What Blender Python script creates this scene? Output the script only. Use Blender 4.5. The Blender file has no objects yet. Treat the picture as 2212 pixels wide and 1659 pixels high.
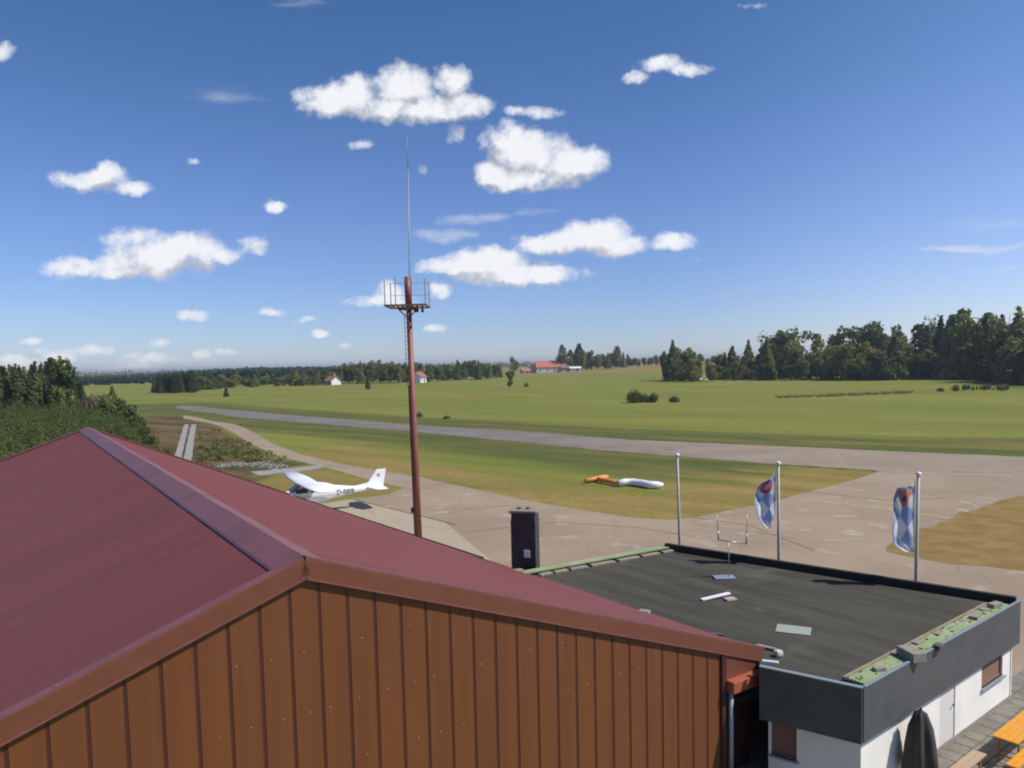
import bpy, math, random
import numpy as np
from math import sin, cos, tan, radians, degrees, atan2, pi, exp
from mathutils import Matrix, Vector

# ---------------------------------------------------------------- camera
F, PT, RL, HC, H = 1650.0, radians(4), radians(1.3), 786.0, 10.0   # pixels of a 2212 x 1659 frame
def ray(x, y):
    X = x - 1106; Y = y - (HC + F * tan(PT))
    X, Y = X * cos(RL) - Y * sin(RL), X * sin(RL) + Y * cos(RL)
    return np.array([X, F * cos(PT) - Y * sin(PT), -F * sin(PT) - Y * cos(PT)])
def at(x, y, z=0.0):                      # pixel -> point at height z
    d = ray(x, y); t = (z - H) / d[2]; return np.array([d[0] * t, d[1] * t, z])
def atd(x, y, dep):                       # pixel -> point at depth dep
    d = ray(x, y); d = d / d[1] * dep; d[2] += H; return d
def hor(x): return HC - (x - 1106) * tan(RL)

scene = bpy.context.scene
col = scene.collection
cam_d = bpy.data.cameras.new('camera'); cam = bpy.data.objects.new('camera', cam_d); col.objects.link(cam)
cam_d.sensor_width = 36; cam_d.lens = 36 * F / 2212; cam_d.clip_end = 20000; cam_d.clip_start = 0.1
cam_d.shift_y = (HC + F * tan(PT) - 829.5) / 2212
rt = Vector(ray(1107, 900) - ray(1106, 900)).normalized()
up = Vector(ray(1106, 900) - ray(1106, 901)).normalized()
bk = rt.cross(up)
M = Matrix((rt, up, bk)).transposed().to_4x4(); M.translation = (0, 0, H)
cam.matrix_world = M
scene.camera = cam
scene.render.resolution_x = 1024; scene.render.resolution_y = 768
scene.view_settings.view_transform = 'Standard'; scene.view_settings.look = 'None'
scene.cycles.filter_width = 2.0
scene.view_settings.exposure = 0.24; scene.view_settings.gamma = 1

# ---------------------------------------------------------------- light
SUN_AZ, SUN_EL = radians(104), radians(50)       # clockwise from +Y
S = Vector((sin(SUN_AZ) * cos(SUN_EL), cos(SUN_AZ) * cos(SUN_EL), sin(SUN_EL)))
sl = bpy.data.lights.new('sun', 'SUN'); sl.energy = 4.0; sl.angle = radians(0.5); sl.color = (1, .95, .87)
so = bpy.data.objects.new('sun', sl); col.objects.link(so); so.rotation_euler = S.to_track_quat('Z', 'Y').to_euler()

world = bpy.data.worlds.new('World'); scene.world = world; world.use_nodes = True
nt = world.node_tree; N = nt.nodes; Lk = nt.links; N.clear()
def nd(tree, t, **kw):
    n = tree.nodes.new(t)
    for k, v in kw.items(): setattr(n, k, v)
    return n
def setin(n, i, v, tree):
    if hasattr(v, 'is_output') or isinstance(v, bpy.types.NodeSocket): tree.links.new(v, n.inputs[i])
    else: n.inputs[i].default_value = v
def mth(tree, op, a, b=0.0, c=None, clamp=False):
    n = nd(tree, 'ShaderNodeMath', operation=op); n.use_clamp = clamp
    setin(n, 0, a, tree); setin(n, 1, b, tree)
    if c is not None: setin(n, 2, c, tree)
    return n.outputs[0]
def vmth(tree, op, a, b=None, c=None):
    n = nd(tree, 'ShaderNodeVectorMath', operation=op); setin(n, 0, a, tree)
    if b is not None: setin(n, 1, b, tree)
    if c is not None: setin(n, 2, c, tree)
    return n.outputs['Value'] if op in ('DOT_PRODUCT', 'LENGTH') else n.outputs[0]
def smooth(tree, x, a, b, lo=0.0, hi=1.0):
    n = nd(tree, 'ShaderNodeMapRange', interpolation_type='SMOOTHSTEP'); setin(n, 0, x, tree)
    n.inputs[1].default_value = a; n.inputs[2].default_value = b; n.inputs[3].default_value = lo; n.inputs[4].default_value = hi
    return n.outputs[0]
def noise(tree, vec, scale, detail=4, rough=.55, out=0):
    n = nd(tree, 'ShaderNodeTexNoise'); setin(n, 'Vector', vec, tree); n.inputs['Scale'].default_value = scale
    n.inputs['Detail'].default_value = detail; n.inputs['Roughness'].default_value = rough
    return n.outputs[out]
def mixc(tree, f, a, b):
    n = nd(tree, 'ShaderNodeMix', data_type='RGBA'); setin(n, 0, f, tree); setin(n, 6, a, tree); setin(n, 7, b, tree)
    return n.outputs[2]

sky = nd(nt, 'ShaderNodeTexSky', sky_type='NISHITA'); sky.sun_disc = False
sky.sun_elevation = SUN_EL; sky.sun_rotation = SUN_AZ; sky.altitude = 500; sky.air_density = 1.0; sky.dust_density = .15; sky.ozone_density = 3.0
tc = nd(nt, 'ShaderNodeTexCoord')
sep = nd(nt, 'ShaderNodeSeparateXYZ'); Lk.new(tc.outputs['Generated'], sep.inputs[0])
ysafe = mth(nt, 'MAXIMUM', sep.outputs[1], .02)
cx_ = mth(nt, 'DIVIDE', sep.outputs[0], ysafe); cz_ = mth(nt, 'DIVIDE', sep.outputs[2], ysafe)
comb = nd(nt, 'ShaderNodeCombineXYZ'); Lk.new(cx_, comb.inputs[0]); Lk.new(cz_, comb.inputs[1])
# cloud masses, centres and radii given where they stand in the sky; weight = thickness
CL = [(700,222,72,30,1),(765,205,65,36,1),(865,188,72,50,1.1),(975,172,42,34,1),(880,232,140,32,1.1),(1000,232,62,28,1),
 (1090,305,50,46,1),(1150,335,90,55,1.15),(1215,352,80,45,1.1),(1272,350,42,36,1),(1060,375,46,28,1),(1140,388,110,25,1),
 (965,575,70,22,1),(1050,568,105,34,1.15),(1120,592,150,26,1.1),(1165,527,60,24,1),(1290,508,78,40,1.1),(1340,528,60,26,1),(1230,520,70,28,1),
 (1455,528,56,20,1),(165,577,66,24,1),(290,515,80,24,.7),(330,560,120,45,1.1),(410,540,75,42,1.1),(540,528,38,24,.9),(480,545,55,20,.9),(270,592,90,18,.9),
 (185,387,88,24,.9),(228,372,42,24,.95),(280,405,52,15,.65),(1430,140,45,20,.85),(1480,150,60,15,.85),(1378,166,30,15,.8),
 (825,652,74,15,1),(945,632,26,20,.9),(850,636,34,22,1),(415,680,34,16,.9),(598,443,24,12,.75),(773,312,30,14,.8),(1145,240,66,14,.7),(980,285,22,20,.6),
 (948,707,24,9,.7),(8,103,30,22,.7),(1625,17,30,9,.55),(72,738,28,10,.9),(30,782,60,18,.8),(120,768,50,20,.85),(200,754,46,12,.7),(285,766,22,9,.7),(345,778,80,13,.6),
 (430,765,26,14,.7),(500,760,36,8,.55),(340,742,36,9,.5),(290,797,90,9,.55),(695,722,20,9,.65),(585,675,34,8,.5),(660,687,28,7,.45),(745,741,18,6,.45),(420,345,14,7,.4),(1500,567,26,7,.35)]
WS = [(2120,536,150,9,.42),(2130,482,110,16,.22),(960,508,70,16,.42),(1030,472,76,16,.4),(490,210,80,20,.18),(1160,455,50,10,.25),(2150,580,70,7,.2),(650,10,60,10,.2),(920,362,10,12,.3)]
def field(lst, name):
    g = bpy.data.node_groups.new(name, 'ShaderNodeTree')
    g.interface.new_socket('p', in_out='INPUT', socket_type='NodeSocketVector')
    g.interface.new_socket('f', in_out='OUTPUT', socket_type='NodeSocketFloat')
    gi = g.nodes.new('NodeGroupInput'); go = g.nodes.new('NodeGroupOutput'); acc = None
    for (x, y, a, b, w) in lst:
        d = ray(x, y); u, v = d[0] / d[1], d[2] / d[1]; k = F
        q = vmth(g, 'MULTIPLY_ADD', gi.outputs[0], (k / a, k / b, 0), (-u * k / a, -v * k / b, 0))
        r2 = vmth(g, 'DOT_PRODUCT', q, q)
        val = mth(g, 'MULTIPLY_ADD', r2, -.75 * w, w)
        acc = val if acc is None else mth(g, 'SMOOTH_MAX', acc, val, .22)
    g.links.new(acc, go.inputs[0]); return g
gc = field(CL, 'cumulus'); gw = field(WS, 'wisps')
def use(g, v):
    n = nd(nt, 'ShaderNodeGroup'); n.node_tree = g; setin(n, 0, v, nt); return n.outputs[0]
base = comb.outputs[0]
w1 = noise(nt, base, 14, 3, .5, 1); w2 = noise(nt, base, 60, 6, .68, 1)
wob = vmth(nt, 'MULTIPLY_ADD', w1, (.036, .022, 0), (-.018, -.011, 0)); wob2 = vmth(nt, 'MULTIPLY_ADD', w2, (.018, .012, 0), (-.009, -.006, 0))
p = vmth(nt, 'ADD', vmth(nt, 'ADD', base, wob), wob2)
fb = noise(nt, base, 28, 9, .60)
f0 = use(gc, p)
core = mth(nt, 'MULTIPLY_ADD', mth(nt, 'SUBTRACT', fb, .5), 2.4, f0)
dens = smooth(nt, core, -.02, 1.0)
f1 = use(gc, vmth(nt, 'ADD', p, (0.004, .020, 0)))
fb2 = noise(nt, vmth(nt, 'ADD', base, (.006, .012, 0)), 26, 7, .54)
relief = mth(nt, 'SUBTRACT', fb, fb2)
shade = smooth(nt, mth(nt, 'SUBTRACT', f1, f0), -.25, .50)
lit = mth(nt, 'MULTIPLY_ADD', relief, .9, mth(nt, 'MULTIPLY_ADD', shade, -.52, 1.12), clamp=True)
lit = mth(nt, 'MAXIMUM', lit, .60)
fw = use(gw, p)
wfb = noise(nt, vmth(nt, 'MULTIPLY', base, (1, 3.5, 1)), 16, 6, .6)
wisp = smooth(nt, mth(nt, 'MULTIPLY_ADD', mth(nt, 'SUBTRACT', wfb, .5), .8, fw), 0.0, .9)
veil = mth(nt, 'MULTIPLY', smooth(nt, cz_, .22, -.01), .0)
front = smooth(nt, sep.outputs[1], .05, .12)
dens = mth(nt, 'MULTIPLY', dens, front); wisp = mth(nt, 'MULTIPLY', wisp, front)
# the blue of the air
hs = nd(nt, 'ShaderNodeHueSaturation'); Lk.new(sky.outputs[0], hs.inputs['Color']); hs.inputs['Saturation'].default_value = 1.0; hs.inputs['Hue'].default_value = .5
deep = smooth(nt, sep.outputs[2], .14, .46)
skyc = vmth(nt, 'MULTIPLY', vmth(nt, 'MULTIPLY', hs.outputs[0], mixc(nt, smooth(nt, sep.outputs[0], .15, .62), (1, 1, 1, 1), (1.45, 1.28, 1.16, 1))), mixc(nt, deep, (.66, .74, 1.03, 1), (.45, .67, .89, 1)))
SKY_TINT = skyc.node
cloudc = vmth(nt, 'SCALE', (7.7, 7.8, 8.15)); cloudc.node.inputs['Scale'].default_value = 1; Lk.new(lit, cloudc.node.inputs['Scale'])
mixed = mixc(nt, wisp, skyc, (6.6, 6.9, 7.3, 1))
mixed = mixc(nt, dens, mixed, cloudc)
bg = nd(nt, 'ShaderNodeBackground'); Lk.new(mixed, bg.inputs[0]); bg.inputs[1].default_value = 0.1
wo = nd(nt, 'ShaderNodeOutputWorld'); Lk.new(bg.outputs[0], wo.inputs[0])

# ---------------------------------------------------------------- helpers
def mat(name, color, rough=.8, metal=0.0, spec=.5, var=0.0, vscale=3.0, bump=0.0, bscale=20, color2=None, rnd=0.0, trans=0.0, stretch=None, fine=0.0):
    m = bpy.data.materials.new(name); m.use_nodes = True; t = m.node_tree; b = t.nodes['Principled BSDF']
    b.inputs['Roughness'].default_value = rough; b.inputs['Metallic'].default_value = metal
    b.inputs['Specular IOR Level'].default_value = spec
    c = (*color, 1)
    tcn = nd(t, 'ShaderNodeTexCoord'); vec = tcn.outputs['Object']
    if var or color2:
        n = noise(t, vmth(t, 'MULTIPLY', vec, stretch) if stretch else vec, vscale, 5, .6)
        f = smooth(t, n, .35, .65)
        c2 = (*color2, 1) if color2 else tuple(x * (1 + var) for x in color) + (1,)
        c1 = c if color2 else tuple(x * (1 - var) for x in color) + (1,)
        c = mixc(t, f, c1, c2)
    if fine:      # thin dirt runs
        k_ = mth(t, 'MULTIPLY_ADD', noise(t, vmth(t, 'MULTIPLY', vec, tuple(q * 6 for q in stretch)), vscale, 4, .65), fine, 1 - fine / 2)
        c_ = vmth(t, 'SCALE', c); t.links.new(k_, c_.node.inputs['Scale']); c = c_
    if rnd:
        oi = nd(t, 'ShaderNodeObjectInfo'); h = nd(t, 'ShaderNodeHueSaturation'); setin(h, 'Color', c, t)
        t.links.new(mth(t, 'MULTIPLY_ADD', oi.outputs['Random'], .07 * rnd, .5 - .035 * rnd), h.inputs['Hue'])
        t.links.new(mth(t, 'MULTIPLY_ADD', oi.outputs['Random'], -.8 * rnd, 1 + .4 * rnd), h.inputs['Value'])
        c = h.outputs[0]
    setin(b, 'Base Color', c, t)
    if bump:
        bn = nd(t, 'ShaderNodeBump'); bn.inputs['Strength'].default_value = bump; bn.inputs['Distance'].default_value = .02
        t.links.new(noise(t, vec, bscale, 4, .6), bn.inputs['Height']); t.links.new(bn.outputs[0], b.inputs['Normal'])
    if trans:
        tr = nd(t, 'ShaderNodeBsdfTranslucent'); setin(tr, 0, c, t); mx = nd(t, 'ShaderNodeMixShader'); mx.inputs[0].default_value = trans
        t.links.new(b.outputs[0], mx.inputs[1]); t.links.new(tr.outputs[0], mx.inputs[2]); t.links.new(mx.outputs[0], t.nodes['Material Output'].inputs[0])
    return m

class MB:
    def __init__(s): s.v = []; s.f = []
    def add(s, vs, fs):
        o = len(s.v); s.v += [tuple(map(float, q)) for q in vs]; s.f += [tuple(i + o for i in f) for f in fs]; return s
    def frame(s, c, ax, ay, az, dx, dy, dz):      # oriented box, centre + half extents
        c, ax, ay, az = (np.array(q, float) for q in (c, ax, ay, az))
        vs = [c + ax * dx * i + ay * dy * j + az * dz * k for k in (-1, 1) for j in (-1, 1) for i in (-1, 1)]
        return s.add(vs, [(0, 2, 3, 1), (4, 5, 7, 6), (0, 1, 5, 4), (2, 6, 7, 3), (0, 4, 6, 2), (1, 3, 7, 5)])
    def box(s, x0, x1, y0, y1, z0, z1): return s.frame(((x0 + x1) / 2, (y0 + y1) / 2, (z0 + z1) / 2), (1, 0, 0), (0, 1, 0), (0, 0, 1), (x1 - x0) / 2, (y1 - y0) / 2, (z1 - z0) / 2)
    def tube(s, pts, rad, n=10, cap=True):
        pts = [np.array(q, float) for q in pts]
        if not hasattr(rad, '__len__'): rad = [rad] * len(pts)
        vs = []; 
        for i, q in enumerate(pts):
            t = pts[min(i + 1, len(pts) - 1)] - pts[max(i - 1, 0)]; t /= np.linalg.norm(t) + 1e-9
            a = np.array([0, 0, 1.]) if abs(t[2]) < .9 else np.array([1., 0, 0])
            e1 = np.cross(t, a); e1 /= np.linalg.norm(e1); e2 = np.cross(t, e1)
            r = rad[i]; ra, rb = r if isinstance(r, tuple) else (r, r)
            vs += [q + e1 * ra * cos(2 * pi * k / n) + e2 * rb * sin(2 * pi * k / n) for k in range(n)]
        fs = [(i * n + k, i * n + (k + 1) % n, (i + 1) * n + (k + 1) % n, (i + 1) * n + k) for i in range(len(pts) - 1) for k in range(n)]
        if cap: fs += [tuple(range(n))[::-1], tuple((len(pts) - 1) * n + k for k in range(n))]
        return s.add(vs, fs)
    def prism(s, poly, z0, z1):
        n = len(poly); vs = [(x, y, z0) for x, y in poly] + [(x, y, z1) for x, y in poly]
        return s.add(vs, [tuple(range(n))[::-1], tuple(range(n, 2 * n))] + [(i, (i + 1) % n, (i + 1) % n + n, i + n) for i in range(n)])
def obj(name, mb, m, parent=None, smooth_=False, local=False, bev=0.0):
    me = bpy.data.meshes.new(name); V = mb.v
    if parent is not None and not local:
        inv = parent.matrix_world_store.inverted() if hasattr(parent, 'matrix_world_store') else world_of(parent).inverted()
        V = [tuple(inv @ Vector(q)) for q in V]
    me.from_pydata(V, [], mb.f); me.update()
    if smooth_: me.polygons.foreach_set('use_smooth', [True] * len(me.polygons))
    me.materials.append(m)
    o = bpy.data.objects.new(name, me); col.objects.link(o)
    if parent is not None: o.parent = parent
    if bev:
        b = o.modifiers.new('bevel', 'BEVEL'); b.width = bev; b.segments = 2; b.limit_method = 'ANGLE'
    return o
def world_of(o):
    m = o.matrix_basis.copy()
    while o.parent: o = o.parent; m = o.matrix_basis @ m
    return m
def tag(o, label=None, cat=None, group=None, kind=None):
    if label: o['label'] = label
    if cat: o['category'] = cat
    if group: o['group'] = group
    if kind: o['kind'] = kind
    return o
def thing(name, label, cat, loc=(0, 0, 0), rz=0.0, group=None, kind=None):
    o = bpy.data.objects.new(name, None); col.objects.link(o); o.location = tuple(map(float, loc)); o.rotation_euler = (0, 0, rz)
    o.empty_display_size = .5
    return tag(o, label, cat, group, kind)
def copy_tree(o, parent=None):
    c = o.copy(); col.objects.link(c); c.parent = parent
    for ch in list(o.children): copy_tree(ch, c)
    return c
def nrm(a): a = np.array(a, float); return a / np.linalg.norm(a)
R = random.Random(7); rng = np.random.default_rng(7)

# ---------------------------------------------------------------- terrain
def sst(x, a, b): t = np.clip((x - a) / (b - a), 0, 1); return t * t * (3 - 2 * t)
def terr(x, y):
    h = 8.0 * np.exp(-((x - 225) / 110.) ** 2 / 2 - ((y - 730) / 110.) ** 2 / 2) * sst(y, 330, 520)
    far = sst(y, 560, 1000) * sst(-x, 380, 760) * -12
    return h + far + .0 * x
def ground_mat():
    m = bpy.data.materials.new('meadow_grass'); m.use_nodes = True; t = m.node_tree; b = t.nodes['Principled BSDF']
    b.inputs['Roughness'].default_value = .95; b.inputs['Specular IOR Level'].default_value = .15
    g = nd(t, 'ShaderNodeNewGeometry'); P = g.outputs['Position']
    # frame along / across the runway
    ang = atan2(73 - 113, 49 - 1)
    mp = nd(t, 'ShaderNodeMapping', vector_type='POINT'); t.links.new(P, mp.inputs[0]); mp.inputs['Rotation'].default_value = (0, 0, -ang)
    Q = mp.outputs[0]
    at_ = nd(t, 'ShaderNodeAttribute'); at_.attribute_name = 'zone'
    sp = nd(t, 'ShaderNodeSeparateColor'); t.links.new(at_.outputs['Color'], sp.inputs[0])
    big = noise(t, vmth(t, 'MULTIPLY', Q, (.35, 1, 1)), .035, 5, .6)
    mid = noise(t, vmth(t, 'MULTIPLY', Q, (.22, 1, 1)), .22, 5, .6)
    fine = noise(t, P, 2.2, 5, .7)
    green = mixc(t, smooth(t, big, .35, .65), (.145, .172, .026, 1), (.205, .205, .040, 1))
    green = mixc(t, mth(t, 'MULTIPLY', smooth(t, mid, .46, .70), .65), green, (.20, .165, .040, 1))
    dark = mixc(t, smooth(t, mid, .42, .62), (.085, .105, .022, 1), (.140, .125, .034, 1))
    brown = mixc(t, smooth(t, mid, .35, .65), (.195, .155, .040, 1), (.27, .195, .060, 1))
    earth = mixc(t, smooth(t, mid, .4, .6), (.075, .062, .022, 1), (.16, .10, .045, 1))
    nz = mth(t, 'MULTIPLY', mth(t, 'SUBTRACT', mid, .5), .9)
    c = mixc(t, smooth(t, mth(t, 'ADD', sp.outputs[0], nz), .25, .75), green, dark)
    c = mixc(t, smooth(t, mth(t, 'ADD', sp.outputs[1], nz), .25, .75), c, brown)
    c = mixc(t, smooth(t, mth(t, 'ADD', sp.outputs[2], nz), .25, .75), c, earth)
    # mown swaths and tufts
    wv = nd(t, 'ShaderNodeTexWave', wave_type='BANDS', bands_direction='Y'); setin(wv, 'Vector', Q, t); wv.inputs['Scale'].default_value = .055; wv.inputs['Distortion'].default_value = 1.5; wv.inputs['Detail'].default_value = 3
    tuft = noise(t, P, .75, 4, .7)
    k = mth(t, 'MULTIPLY_ADD', fine, .7, mth(t, 'MULTIPLY_ADD', tuft, .5, mth(t, 'MULTIPLY_ADD', wv.outputs[1], .12, .34)))
    c2 = vmth(t, 'SCALE', c); t.links.new(k, c2.node.inputs['Scale'])
    setin(b, 'Base Color', c2, t)
    bn = nd(t, 'ShaderNodeBump'); bn.inputs['Strength'].default_value = .5; bn.inputs['Distance'].default_value = .15
    t.links.new(noise(t, P, 3.5, 4, .7), bn.inputs['Height']); t.links.new(bn.outputs[0], b.inputs['Normal'])
    return m
# paved outlines, surveyed as pixels and laid out on the ground
RW_FAR = [(380,876.5),(411,876),(518,887),(628,897),(753,906),(901,918.5),(1120,931),(1365,950),(1638,962),(1908,974),(2212,987)]
RW_NEAR = [(383,883),(465,893),(518,902),(628,910.5),(753,921),(882,931),(1120,955),(1283,971),(1474,987),(1638,999.5),(1880,1015.6),(1897,1018)]
TX_UP = [(396,897),(424,901),(465,911),(506,916),(530,925),(547,934),(587,957),(655,983),(751,1005),(803,1013),(901,1029),(1010,1054),(1120,1077),(1200,1092),(1300,1109),(1400,1121),(1450,1123),(1500,1118),(1560,1106),(1640,1090),(1700,1075),(1800,1048),(1860,1032),(1897,1018)]
TX_LOW = [(396,904),(430,910),(465,917),(492,928),(533,953),(546,961),(600,985.6),(699,1009),(781,1032),(827,1043),(871,1054)]
g2 = lambda l: [tuple(at(x, y)[:2]) for x, y in l]
rwf, rwn, txu, txl = g2(RW_FAR), g2(RW_NEAR), g2(TX_UP), g2(TX_LOW)
PATCH = g2([(2212,1069),(2155,1081),(2080,1108),(1989,1144),(1930,1171),(1914,1180),(1922,1190),(1958,1200),(2052,1217),(2212,1235)])
WEDGE = g2([(871,1054),(827,1045),(781,1034),(699,1012),(640,1000),(600,1012),(560,1024),(560,1060),(690,1085),(790,1072),(840,1066)])

def interp_line(pts, x):      # y of polyline at x
    xs = [q[0] for q in pts]; ys = [q[1] for q in pts]; return np.interp(x, xs, ys)
def ground():
    def axis(lo, hi, fine_lo, fine_hi, st):
        a = list(np.arange(fine_lo, fine_hi + .1, st)); s = st
        x = fine_lo
        while x > lo: s *= 1.18; x -= s; a.insert(0, x)
        s = st; x = a[-1]
        while x < hi: s *= 1.18; x += s; a.append(x)
        return np.array(a)
    xs = axis(-9000, 9000, -190, 190, 2.0); ys = axis(-600, 12000, -10, 330, 2.0)
    X, Y = np.meshgrid(xs, ys); Z = terr(X, Y)
    nx, ny = len(xs), len(ys)
    V = np.stack([X, Y, Z], -1).reshape(-1, 3)
    idx = np.arange(nx * ny).reshape(ny, nx)
    Fc = np.stack([idx[:-1, :-1], idx[:-1, 1:], idx[1:, 1:], idx[1:, :-1]], -1).reshape(-1, 4)
    me = bpy.data.meshes.new('ground'); me.from_pydata(V.tolist(), [], Fc.tolist()); me.update()
    # zones: R = short dark strip along the runway, G = scorched dry grass, B = bare weedy earth
    d_far = Y - interp_line(rwf, X)          # beyond the runway
    d_near = interp_line(rwn, X) - Y
    sc = .62
    dark = np.where(d_far > 0, sst(-d_far * sc, -19, -3), sst(-d_near * sc, -22, -3))
    dry = np.zeros_like(X)
    def inpoly(poly):
        ins = np.zeros(X.shape, bool); n = len(poly)
        for i in range(n):
            (x1, y1), (x2, y2) = poly[i], poly[(i + 1) % n]
            c = ((y1 > Y) != (y2 > Y)) & (X < (x2 - x1) * (Y - y1) / (y2 - y1 + 1e-12) + x1); ins ^= c
        return ins
    dry[(X > 19) & (Y < 62) & (Y > 30) & (d_near > 6)] = 1.0
    d_tx = Y - interp_line(sorted(txu), X)
    isl = (d_near > 0) & (d_tx > 0)
    dry = np.maximum(dry, np.where(isl & (X > -25), .55 * sst(-d_tx, -9, -1) + .55 * sst(-d_tx, -30, -4), 0))
    dry = np.maximum(dry, .38 * np.exp(-((d_far - 9) / 6.) ** 2) * sst(X, 5, 40))
    dry = np.maximum(dry, .75 * sst(Y, 520, 640) * sst(X, -60, 40))
    earth = np.where(~isl & (d_near > 0) & (X < interp_line([(q[1], q[0]) for q in sorted(g2([(700,1012),(600,986),(533,953),(465,917),(396,904)]), key=lambda q: q[1])], Y)), .85, 0) * sst(-Y, -230, -190)
    w = inpoly(WEDGE); dry[w] = .8; dark[w] = .5; earth[w] = .3
    colr = np.stack([dark, dry, earth, np.ones_like(X)], -1).reshape(-1, 4).astype(np.float32)
    a = me.color_attributes.new('zone', 'FLOAT_COLOR', 'POINT'); a.data.foreach_set('color', colr.ravel())
    me.materials.append(ground_mat()); me.polygons.foreach_set('use_smooth', [True] * len(me.polygons))
    o = bpy.data.objects.new('ground', me); col.objects.link(o); tag(o, kind='structure')
ground()

def ragged(poly, step=1.2, amp=.18, seed=1):
    r = random.Random(seed); out = []
    for i in range(len(poly)):
        a = np.array(poly[i]); b = np.array(poly[(i + 1) % len(poly)]); L = np.linalg.norm(b - a); n = max(1, int(L / step)); n = min(n, 60)
        nn = np.array([-(b - a)[1], (b - a)[0]]) / (L + 1e-9)
        for k in range(n): q = a + (b - a) * k / n + nn * r.uniform(-amp, amp); out.append((q[0], q[1]))
    return out
def sheet(name, poly, z, m, thick=.0, label=None):
    import bmesh
    bm = bmesh.new(); vs = [bm.verts.new((x, y, z)) for x, y in poly]; f = bm.faces.new(vs); bm.normal_update()
    if f.normal.z < 0: f.normal_flip()
    bmesh.ops.triangulate(bm, faces=bm.faces[:])
    me = bpy.data.meshes.new(name); bm.to_mesh(me); bm.free(); me.materials.append(m)
    o = bpy.data.objects.new(name, me); col.objects.link(o); tag(o, kind='structure'); return o
def paving(name, c1, c2, patch=(.40, .34, .27), amt=.6, east=None):
    m = bpy.data.materials.new(name); m.use_nodes = True; t = m.node_tree; b = t.nodes['Principled BSDF']
    b.inputs['Roughness'].default_value = .9; b.inputs['Specular IOR Level'].default_value = .25
    P = nd(t, 'ShaderNodeNewGeometry').outputs['Position']
    c = mixc(t, smooth(t, noise(t, P, .12, 5, .6), .35, .65), (*c1, 1), (*c2, 1))
    if east:      # second, paler tone blended in towards larger X
        sx = nd(t, 'ShaderNodeSeparateXYZ'); t.links.new(P, sx.inputs[0])
        ce = mixc(t, smooth(t, noise(t, P, .12, 5, .6), .35, .65), (*east[0], 1), (*east[1], 1))
        c = mixc(t, smooth(t, mth(t, 'MULTIPLY_ADD', noise(t, P, .06, 4, .6), 14, sx.outputs[0]), 4, 40), c, ce)
    c = mixc(t, mth(t, 'MULTIPLY', smooth(t, noise(t, vmth(t, 'ADD', P, (31, 7, 0)), .45, 3, .5), .60, .70), amt), c, (*patch, 1))
    c = mixc(t, mth(t, 'MULTIPLY', smooth(t, noise(t, vmth(t, 'ADD', P, (5, 77, 0)), .3, 4, .6), .62, .74), .45), c, tuple(.55 * q for q in c1) + (1,))
    v = nd(t, 'ShaderNodeTexVoronoi', feature='DISTANCE_TO_EDGE'); setin(v, 'Vector', vmth(t, 'ADD', P, vmth(t, 'SCALE', noise(t, P, .8, 3, .6, 1))), t); v.inputs['Scale'].default_value = .16
    c = mixc(t, smooth(t, v.outputs[0], .014, .004, 0, .16), c, (.10, .09, .07, 1))
    k = mth(t, 'MULTIPLY_ADD', noise(t, P, 9, 4, .7), .35, .82)
    c2_ = vmth(t, 'SCALE', c); t.links.new(k, c2_.node.inputs['Scale']); setin(b, 'Base Color', c2_, t)
    bn = nd(t, 'ShaderNodeBump'); bn.inputs['Strength'].default_value = .3; bn.inputs['Distance'].default_value = .02
    t.links.new(noise(t, P, 14, 4, .7), bn.inputs['Height']); t.links.new(bn.outputs[0], b.inputs['Normal'])
    return m
m_apron = paving('apron_asphalt', (.285, .215, .150), (.34, .26, .18))
m_run = paving('runway_asphalt', (.165, .148, .130), (.20, .178, .155), amt=.2, east=((.265, .205, .150), (.315, .245, .175)))
m_slab = paving('slab_concrete', (.36, .30, .215), (.42, .35, .25), patch=(.30, .25, .18), amt=.4)
m_track = mat('track_concrete', (.30, .28, .25), var=.15, vscale=.8)

# runway including the wide junction on the right, apron up to the buildings
rw_poly = rwf + [(75, 52), (62, 34)] + [tuple(at(2330, 1030)[:2])] + [tuple(at(2180, 1058)[:2])] + rwn[::-1]
sheet('runway', ragged([*rwf, (90, 45), (60, 58), *rwn[::-1]]), .012, m_run)
apron_poly = txl + [tuple(at(840,1068)[:2]), tuple(at(790,1074)[:2]), tuple(at(690,1087)[:2]), tuple(at(560,1075)[:2]), (-34, 58), (-22, 40), (-6, 30), (4, 17), (9, 9), (30, -4), (80, 0), (90, 30), (90, 46)] + [(60, 58)] + txu[::-1]
sheet('taxiway', ragged(apron_poly, seed=2, amp=.1), .008, m_apron)
# runway mouth blending
sheet('dry_verge', ragged(PATCH + [(60, 32), (60, 50)], amp=.25, seed=5), .018, mat('dry_grass', (.205, .135, .045), .95, spec=.1, color2=(.27, .185, .070), vscale=.7, bump=.6, bscale=6))
A = at(655, 1210, 7); B = at(190, 925, 7); u = nrm(B - A); v = np.array([u[1], -u[0], 0.]); RZ = atan2(-u[0], u[1])
slab = g2([(764,1080),(885,1109),(960,1128)]) + [tuple((A + v * 14 + u * 12)[:2]), tuple((A + v * 10.5 + u * 8)[:2]), tuple((A + v * 10.5 + u * 40)[:2]), tuple((A + v * 17 + u * 43)[:2])]
sheet('concrete_slab', slab, .014, m_slab)
sheet('track_left', ragged(g2([(376,990),(398,917),(408,917),(391,992)]), 3, .05), .012, m_track).name = 'wheel_track'
sheet('wheel_track', ragged(g2([(395,998),(413,917),(424,917),(413,998)]), 3, .05), .012, m_track)
sheet('footpath', ragged(g2([(540,1019),(610,1013),(690,1005),(702,1010),(650,1018),(560,1027)]), 2, .1), .013, m_track)
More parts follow.
